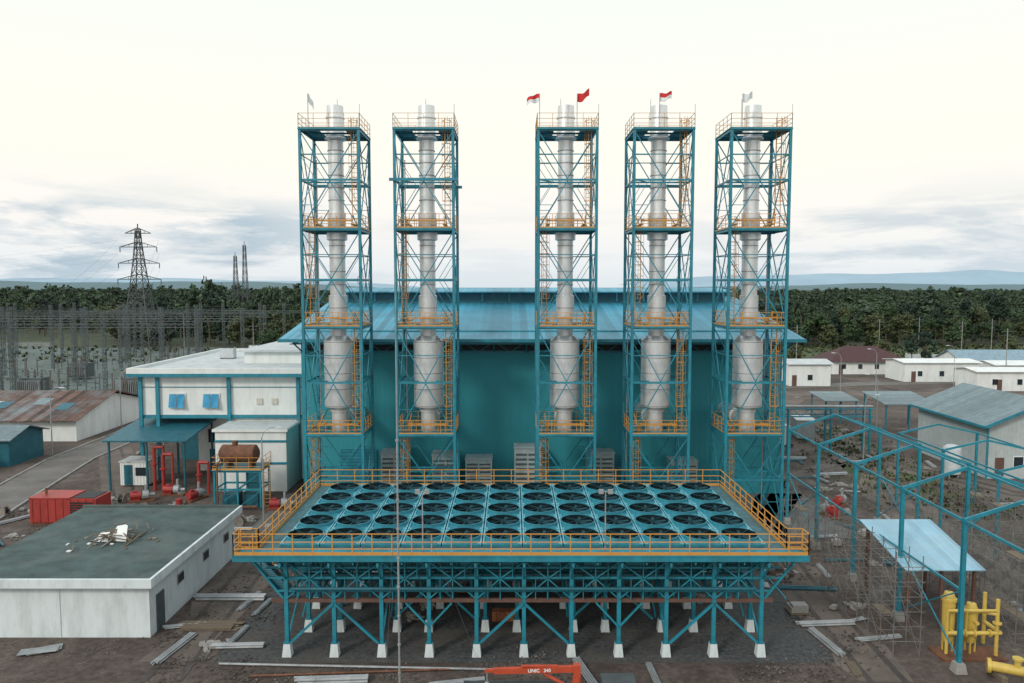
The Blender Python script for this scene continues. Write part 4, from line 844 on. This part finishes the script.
P(s.obj('loaded_pallet',[WOOD,CONC],loc=(17,44,0.03),label='wooden pallet loaded with cement blocks',cat='pallet'))
s=MB(); s.cyl((0,-0.35,0.5),(0,-0.29,0.5),0.5,n=20); s.cyl((0,0.29,0.5),(0,0.35,0.5),0.5,n=20); s.cyl((0,-0.285,0.5),(0,0.285,0.5),0.32,n=16,mi=1)
P(s.obj('cable_drum',[WOODG,DARK],loc=(-22,60,0.03),label='wooden cable drum standing on its rims',cat='cable drum'))
s=MB(); s.lathe([(0,0.9),(0.27,0.9),(0.3,0.88),(0.29,0.6),(0.31,0.58),(0.29,0.56),(0.29,0.32),(0.31,0.3),(0.29,0.28),(0.3,0.02),(0,0.0)],n=14)
P(s.obj('oil_drum',REDP,loc=(-29,65,0.03),label='red steel oil drum on the ground',cat='drum'))
def heap(seed,m,name,label,cat,spread=0.8,e0=.06,e1=.22,n=44):
    rr=random.Random(seed); s=MB()
    for k in range(n):
        a=rr.uniform(0,6.28); d=abs(rr.gauss(0,spread)); z=max(0.03,0.35-0.3*d); c=Vector((math.cos(a)*d,math.sin(a)*d*0.8,z*rr.uniform(.3,1))); e=rr.uniform(e0,e1)
        p=[(c.x+e*(u+rr.uniform(-.3,.3)),c.y+e*(v+rr.uniform(-.3,.3)),max(-.02,c.z+e*(w+rr.uniform(-.3,.3)))) for u,v,w in ((-1,-1,-.6),(1,-1,-.6),(1,1,-.6),(-1,1,-.6),(-1,-1,.5),(1,-1,.5),(1,1,.5),(-1,1,.5))]; s.hexa(p)
    return P(s.obj(name,m,loc=(18,50,0),label=label,cat=cat))
heap(1,CONC,'rubble_heap','heap of broken concrete rubble','rubble',0.45,.1,.24); heap(2,mat('earth',(0.085,0.062,0.05),0.95,var=0.4),'earth_heap','small heap of brown earth and stones','earth',0.5,.14,.3)
s=MB()
for k in range(3): s.ibeam((-3,-0.5+k*0.33,0.1),(3,-0.45+k*0.33,0.1),0.15)
P(s.obj('steel_beams',TEALD,loc=(29,52,0.03),label='teal steel beams laid side by side on the ground',cat='steel beams'))
s=MB()
for k in range(3): s.beam((-0.8+rr.uniform(-.3,.3),-0.3+rr.uniform(-.2,.2),0.04+k*0.03),(0.8,0.2+rr.uniform(-.2,.2),0.05+k*0.03),0.7,0.015)
P(s.obj('sheet_stack',GALV,loc=(-25,39.2,0.03),label='loose grey metal sheets lying on the ground',cat='sheets'))
s=MB()
for k in range(4):
    for i in range(6): s.box(-0.75+i*0.25,-0.52+i*0.25,-0.3,0.3,k*0.14,k*0.14+0.125)
P(s.obj('brick_stack',BRICK,loc=(-0.4,43.0,0.03),label='stack of orange bricks under the platform',cat='bricks'))
heap(9,mat('scrap_mix',(0.085,0.07,0.058),0.9,var=0.6,scale=2,island=0.5),'scrap_litter','scattered scraps of timber and stone on earth','litter',1.6,.03,.10,60)
heap(10,mat('stone_mix',(0.11,0.10,0.09),0.9,var=0.5,scale=2,island=0.5),'scrap_litter','scattered grey stones on bare earth','litter',2.0,.03,.08,70)
zones=[((-19.0,-14.6,37,56),10,[1,1,5,7,8,6]),((-19.0,-14.6,37,56),12,[10,11]),((15.8,21.2,37,60),13,[0,1,2,5,6,7,8]),((15.8,21.2,37,60),14,[10,11,11]),((-46,-29,56.5,70),22,[0,1,2,3,4,5,7,8]),((-46,-29,56.5,70),14,[10,11]),((-28,-17,57,66),14,[0,1,2,3,5,8]),((28.5,33,38,90),26,[1,2,5,6,7,8,10,11]),((36,46,52,104),34,[0,1,2,3,5,6,7,8,10,11,11]),((-72,-56,66,90),26,[0,1,2,5,6,10]),((-18,16,35.5,37.2),4,[1,1]),((-18,16,34.8,38.2),16,[10,11]),((-13,14,41,56),16,[0,1,2,5,6,9,7]),((-13,14,41,56),8,[10,11]),((-40,-20,37,39.4),5,[0,1,8]),((-40,-20,37,39.8),8,[10,11]),((22,29,50,96),24,[1,2,3,5,7,1,11]),((-45,-38,86,108),10,[0,2,5,11]),((48,95,110,134),14,[0,1,5,7,11]),((-46,-24,98,110),8,[1,3,5,7])]
block=[(-32.5,-19,39.6,55),(-40.5,-33,60,63.5),(-27,-21,64.3,68),(-39,-20,70,99),(26,50,87,89),(-6,-4.5,34,36),(23.5,26.5,35,37.5),(21,25.5,37.5,48),(-64,-53,73,88),(46.5,60,75,90),(43.5,46,75,77),(-53,-44,56,100)]
rr=random.Random(22); placed=[]
for p in protos: p['group']='loose '+p['category']+' about the construction yard'
for (x0,x1,y0,y1),n,ks in zones:
    for _ in range(n):
        for tries in range(12):
            x,y=rr.uniform(x0,x1),rr.uniform(y0,y1)
            if any(a<x<b and c<y<d for a,b,c,d in block): continue
            if any((x-u)**2+(y-v)**2<1.2 for u,v in placed): continue
            if -12<x<14 and any(abs(x-0.55-cx)<0.6 for cx in colx) and 38<y<52: continue
            placed.append((x,y)); src=protos[rr.choice(ks)]; sc=rr.uniform(0.4,0.8); dup(src,(x,y,0.03),rot=rr.choice([rr.uniform(0,3.1),rr.gauss(0.1,0.1),rr.gauss(1.5,.1)]),scale=(sc,sc,sc*rr.uniform(.7,1.2))); break
s=MB(); s.cyl((-15,37.6,0.12),(2,36.9,0.12),0.06,n=8); s.obj('ground_pipe',GALV,label='long grey pipe lying beside the platform',cat='pipe')
s=MB(); s.cyl((-13,36.4,0.1),(-3,37.1,0.1),0.05,n=8); s.obj('ground_pipe',RUSTM,label='long rusty pipe lying on the dirt',cat='pipe')
kb=root('electrical_cabinet',(-6,68.3,0),'grey ventilated equipment cabinet against the hall wall','equipment cabinet','equipment cabinets along the hall wall')
s=MB(); s.box(-1.2,1.2,-0.9,0.9,0.2,4.2); s.box(-1.25,1.25,-1,1,4.201,4.3); s.box(-1.1,-.9,-0.8,0.8,0,0.2); s.box(.9,1.1,-.8,.8,0,.2); s.obj('casing',mat('cabinet_paint',(0.32,0.40,0.42),0.6),kb)
for q in (-1.05,0.08):
    s=MB()
    for k in range(9): s.box(q,q+0.97,-0.96,-0.91,0.6+k*0.38,0.75+k*0.38)
    s.obj('vent',GREYL,kb)
for p in ((-3.0,68.3,0),(1.4,68.3,0),(8.0,68.3,0),(15.5,68.3,0),(-10.6,68.3,0)): dup(kb,p,scale=(1,1,rr.uniform(.8,1.2)))
# ------------------------------------------------------------------ trees
npr=np.random.RandomState(5)
def crown_arrays(seed,Rr,z0,z1,nl,ls,lobes=9):
    rs=np.random.RandomState(seed); cent=[];rad=[]
    for k in range(lobes):
        a=rs.uniform(0,6.28); t=rs.uniform(0.12,0.86); d=Rr*rs.uniform(0.1,0.75)*(1-0.5*abs(t-0.45)); z=z0+t*(z1-z0); cent.append((math.cos(a)*d,math.sin(a)*d,z)); rad.append(Rr*rs.uniform(0.2,0.5))
    cent=np.array(cent);rad=np.array(rad)
    idx=rs.randint(0,lobes,nl); dirs=rs.normal(size=(nl,3)); dirs/=np.linalg.norm(dirs,axis=1)[:,None]
    pos=cent[idx]+dirs*(rad[idx]*rs.uniform(0.5,1.25,nl))[:,None]*np.array([1,1,0.8])
    pos[:,2]=np.maximum(pos[:,2],0.2)
    nrm=dirs+rs.normal(scale=0.5,size=(nl,3)); nrm/=np.linalg.norm(nrm,axis=1)[:,None]
    t=np.cross(nrm,rs.normal(size=(nl,3))); t/=np.linalg.norm(t,axis=1)[:,None]; b=np.cross(nrm,t)
    sz=(ls*rs.uniform(0.6,1.35,nl))[:,None]
    q=np.stack([pos-t*sz-b*sz*.6,pos+t*sz-b*sz*.6,pos+t*sz*0.7+b*sz*.7,pos-t*sz*0.7+b*sz*.7],axis=1)
    return q.reshape(-1,3),cent,rad
def mesh_quads(name,V,m):
    n=len(V)//4; me=bpy.data.meshes.new(name); me.vertices.add(len(V)); me.vertices.foreach_set('co',V.astype(np.float32).ravel())
    me.loops.add(n*4); me.loops.foreach_set('vertex_index',np.arange(n*4,dtype=np.int32)); me.polygons.add(n); me.polygons.foreach_set('loop_start',np.arange(0,n*4,4,dtype=np.int32)); me.polygons.foreach_set('loop_total',np.full(n,4,dtype=np.int32))
    me.materials.append(m); me.update(calc_edges=True); me.validate(); return me
tree_meshes=[]
for k in range(6):
    hgt=[14,12,18,10,13,15][k]; Rr=[4.2,4.8,3.4,3.6,5.4,4.4][k]
    V,cent,rad=crown_arrays(100+k,Rr,hgt*(0.12,0.2,0.4,0.1,0.25,0.15)[k],hgt,1500,0.34,12)
    cm=mesh_quads('crown',V,[LEAF,LEAF2,LEAF3,LEAF2,LEAF,LEAF3][k])
    s=MB(); s.cyl((0,0,0),(0.15,0.1,hgt*0.45),0.24,0.16,n=8); s.cyl((0.15,0.1,hgt*0.45),(0,0,hgt*0.8),0.16,0.05,n=6)
    for c,r_ in list(zip(cent,rad))[:7]: s.cyl((0.12,0.1,hgt*rr.uniform(.28,.5)),tuple(c),0.09,0.03,n=5)
    tm=bpy.data.meshes.new('trunk'); tm.from_pydata(s.v,[],s.f); tm.materials.append(BARK); tree_meshes.append((cm,tm,hgt))
def tree(x,y,k,sc,label='broad leafed tree with uneven green crown at the forest edge'):
    cm,tm,h=tree_meshes[k]; r=root('tree',(x,y,0),label,'tree','trees along the forest edge',rot=rr.uniform(0,6.28)); r.scale=(sc,sc,sc*rr.uniform(.85,1.1))
    a=bpy.data.objects.new('trunk',tm); COL.objects.link(a); a.parent=r; b=bpy.data.objects.new('crown',cm); COL.objects.link(b); b.parent=r
for k in range(120): 
    x=rr.uniform(62,210); y=250+(x-62)*0.12+rr.uniform(-20,18); tree(x,y,rr.randrange(6),rr.choice([rr.uniform(0.35,0.7),rr.uniform(0.6,1.1)]))
for k in range(95):
    x=rr.uniform(-150,-55); y=262+rr.uniform(-24,18)+max(0,(-x-125))*1.8; tree(x,y,rr.randrange(6),rr.choice([rr.uniform(0.35,0.7),rr.uniform(0.65,1.15)]))
for k in range(55):
    x=rr.uniform(-260,-150); y=310+rr.uniform(-30,18); tree(x,y,rr.randrange(6),rr.uniform(0.5,1.15))
for x,y,sc in ((88,180,0.6),(94,178,0.55),(99,181,0.6),(68,182,0.6),(62,178,0.5),(104,176,0.5),(120,182,0.6),(-52,150,0.55),(-48,160,0.6),(-57,178,0.7),(-50,200,0.8),(-44,215,0.9),(-62,225,0.8),(-40,185,0.6),(128,180,.6),(142,183,.7),(-66,240,1.0),(-72,236,.9),(-80,244,1.05),(-98,246,1.15),(-90,250,1.1)): tree(x,y,rr.randrange(6),sc,'small leafy tree growing near the site buildings')
base_c=[crown_arrays(300+k,5.2,[3,1,5,2,4,1,6,2,5][k],14.5,240,0.72,[10,7,12,8,10,6,12,9,11][k])[0] for k in range(9)]
chunks=[]
def forest_line(x): 
    if x>20: return 262+max(0,(x-62))*0.12+6*math.sin(x*0.09)
    if x>-150: return 285+max(0,(-x-125))*1.8+6*math.sin(x*0.11)
    return 335
def hv(x,y): return 0.92+0.20*math.sin(x*0.031+1.3*math.sin(y*0.011))+0.14*math.sin(x*0.083+y*0.02)+0.09*math.sin(y*0.06)
y=262.0; cnt=0
while y<1700:
    step=6.2+ (y-262)*0.012; sc=1.0+(y-262)*0.0010
    half=y*0.78+20; x=-half
    while x<half:
        xx=x+npr.uniform(-4.5,4.5); yy=y+npr.uniform(-5,5)
        hide = -0.24*yy<xx<0.25*yy
        if yy>forest_line(xx) and not hide:
            c=base_c[npr.randint(9)]; a=npr.uniform(0,6.28); ca,sa=math.cos(a),math.sin(a); k=sc*npr.choice([npr.uniform(0.4,0.8),npr.uniform(0.8,1.4)]); ky=npr.uniform(.7,1.2)
            kz=hv(xx,yy)*npr.choice([0.55,0.75,0.92,1.0,1.15,1.42],p=[.15,.25,.25,.19,.12,.04])*(0.94 if xx<0 else 0.84)
            q=np.stack([(c[:,0]*ca-c[:,1]*sa*ky)*k+xx,(c[:,0]*sa+c[:,1]*ca*ky)*k+yy,c[:,2]*kz],axis=1); chunks.append(q); cnt+=1
        x+=step*1.0
    y+=step*1.1 if y<420 else step*2.0
fo=bpy.data.objects.new('forest',mesh_quads('forest',np.concatenate(chunks),LEAFF)); COL.objects.link(fo); tag(fo,'dense green tropical forest stretching to the horizon','forest',None,'stuff')
V=[]; 
for _ in range(2600):
    z=rr.random()
    if z<0.4: x,y=rr.uniform(60,220),rr.uniform(196,250)
    elif z<0.65: x,y=rr.gauss(40,3),rr.uniform(62,105)
    else: x,y=rr.uniform(-170,-45),rr.uniform(104,240)
    n=5; h=rr.uniform(0.1,0.3)*(3 if y>190 else 1)
    for q in range(n):
        a=rr.uniform(0,6.28); dx,dy=math.cos(a)*h,math.sin(a)*h; ox,oy=x+rr.uniform(-.4,.4),y+rr.uniform(-.4,.4)
        V+=[(ox-dy*.4,oy+dx*.4,0),(ox+dy*.4,oy-dx*.4,0),(ox+dx+dy*.2,oy+dy-dx*.2,h),(ox+dx-dy*.2,oy+dy+dx*.2,h*1.1)]
wo=bpy.data.objects.new('weeds',mesh_quads('weeds',np.array(V),LEAF2)); COL.objects.link(wo); tag(wo,'scattered low weeds and scrub across the ground','weeds',None,'stuff')
# ------------------------------------------------------------------ world
w=bpy.data.worlds.new('World'); scene.world=w; w.use_nodes=True; n=w.node_tree.nodes; l=w.node_tree.links; bg=n['Background']
sunel=math.radians(32); 
sky=n.new('ShaderNodeTexSky'); sky.sky_type='NISHITA'; sky.sun_disc=False; sky.sun_elevation=sunel; sky.sun_rotation=math.radians(218); sky.air_density=1.5; sky.dust_density=4
tc=n.new('ShaderNodeTexCoord'); sep=n.new('ShaderNodeSeparateXYZ'); l.new(tc.outputs['Generated'],sep.inputs[0])
def ramp(stops,src):
    r=n.new('ShaderNodeValToRGB'); e=r.color_ramp.elements
    while len(e)<len(stops): e.new(0.5)
    for k,(p,c) in enumerate(stops): e[k].position=p; e[k].color=(*c,1) if len(c)==3 else c
    l.new(src,r.inputs['Fac']); return r.outputs['Color']
def math2(op,a,b):
    m=n.new('ShaderNodeMath'); m.operation=op
    for k,v in enumerate((a,b)):
        if isinstance(v,(int,float)): m.inputs[k].default_value=v
        else: l.new(v,m.inputs[k])
    return m.outputs[0]
veil=ramp([(0.0,(0.76,0.83,0.87)),(0.03,(0.87,0.90,0.91)),(0.08,(0.98,0.95,0.91)),(0.17,(1.02,0.99,0.88)),(0.34,(0.95,1.0,0.93)),(0.6,(0.95,1.02,1.05)),(1.0,(0.94,1.02,1.08))],sep.outputs['Z'])
def noise(scale,mscale,loc,det=10,ro=0.6,dist=0.3):
    mp=n.new('ShaderNodeMapping'); mp.inputs['Scale'].default_value=mscale; mp.inputs['Location'].default_value=loc; l.new(tc.outputs['Generated'],mp.inputs['Vector'])
    no=n.new('ShaderNodeTexNoise'); no.inputs['Scale'].default_value=scale; no.inputs['Detail'].default_value=det; no.inputs['Roughness'].default_value=ro; no.inputs['Distortion'].default_value=dist; l.new(mp.outputs[0],no.inputs['Vector']); return no.outputs['Fac']
c1=ramp([(0.43,(0,0,0)),(0.57,(1,1,1))],noise(2.3,(2.2,2.2,12),(0.35,0.2,0.1)))
band=ramp([(0.0,(.75,)*3),(0.03,(1,)*3),(0.08,(0.95,)*3),(0.105,(0.25,)*3),(0.14,(0,0,0))],sep.outputs['Z'])
mrx=n.new('ShaderNodeMapRange'); mrx.inputs['From Min'].default_value=-1; mrx.inputs['From Max'].default_value=1; l.new(sep.outputs['X'],mrx.inputs['Value'])
side=ramp([(0.0,(1,)*3),(0.34,(1,)*3),(0.42,(0.22,)*3),(0.60,(0.15,)*3),(0.68,(0.6,)*3),(1.0,(0.7,)*3)],mrx.outputs['Result'])
mk=math2('MULTIPLY',math2('MULTIPLY',c1,band),side)
c2=ramp([(0.54,(0,0,0)),(0.72,(0.22,)*3)],noise(1.6,(1.2,1.2,8),(3.1,1.2,0.7)))
b2=ramp([(0.0,(1,)*3),(0.2,(0.6,)*3),(0.32,(0.1,)*3),(0.5,(0,0,0))],sep.outputs['Z'])
mk2=math2('MULTIPLY',c2,b2)
mc=n.new('ShaderNodeMix'); mc.data_type='RGBA'; l.new(mk,mc.inputs[0]); l.new(veil,mc.inputs[6]); mc.inputs[7].default_value=(0.46,0.58,0.67,1)
mc2=n.new('ShaderNodeMix'); mc2.data_type='RGBA'; l.new(mk2,mc2.inputs[0]); l.new(mc.outputs[2],mc2.inputs[6]); mc2.inputs[7].default_value=(0.80,0.81,0.82,1)
sk=n.new('ShaderNodeVectorMath'); sk.operation='SCALE'; sk.inputs['Scale'].default_value=0.10; l.new(sky.outputs[0],sk.inputs[0])
mx=n.new('ShaderNodeMix'); mx.data_type='RGBA'; mx.inputs[0].default_value=0.95; l.new(sk.outputs[0],mx.inputs[6]); l.new(mc2.outputs[2],mx.inputs[7])
l.new(mx.outputs[2],bg.inputs['Color']); bg.inputs['Strength'].default_value=1.05
sd=bpy.data.lights.new('sun','SUN'); sd.energy=1.5; sd.angle=math.radians(11); sd.color=(1,0.93,0.84); so=bpy.data.objects.new('sun',sd); COL.objects.link(so)
az=math.radians(218); dv=Vector((math.sin(az)*math.cos(sunel),math.cos(az)*math.cos(sunel),math.sin(sunel))); so.rotation_euler=dv.to_track_quat('Z','Y').to_euler()
cd=bpy.data.cameras.new('camera'); cam=bpy.data.objects.new('camera',cd); COL.objects.link(cam); cam.location=(0,0,H); cam.rotation_euler=(math.radians(90-4.18),0,0)
cd.sensor_width=36; cd.lens=760/1024*36; cd.clip_end=20000; cd.clip_start=0.5; scene.camera=cam
scene.view_settings.view_transform='Standard'; scene.view_settings.look='None'; scene.view_settings.exposure=0
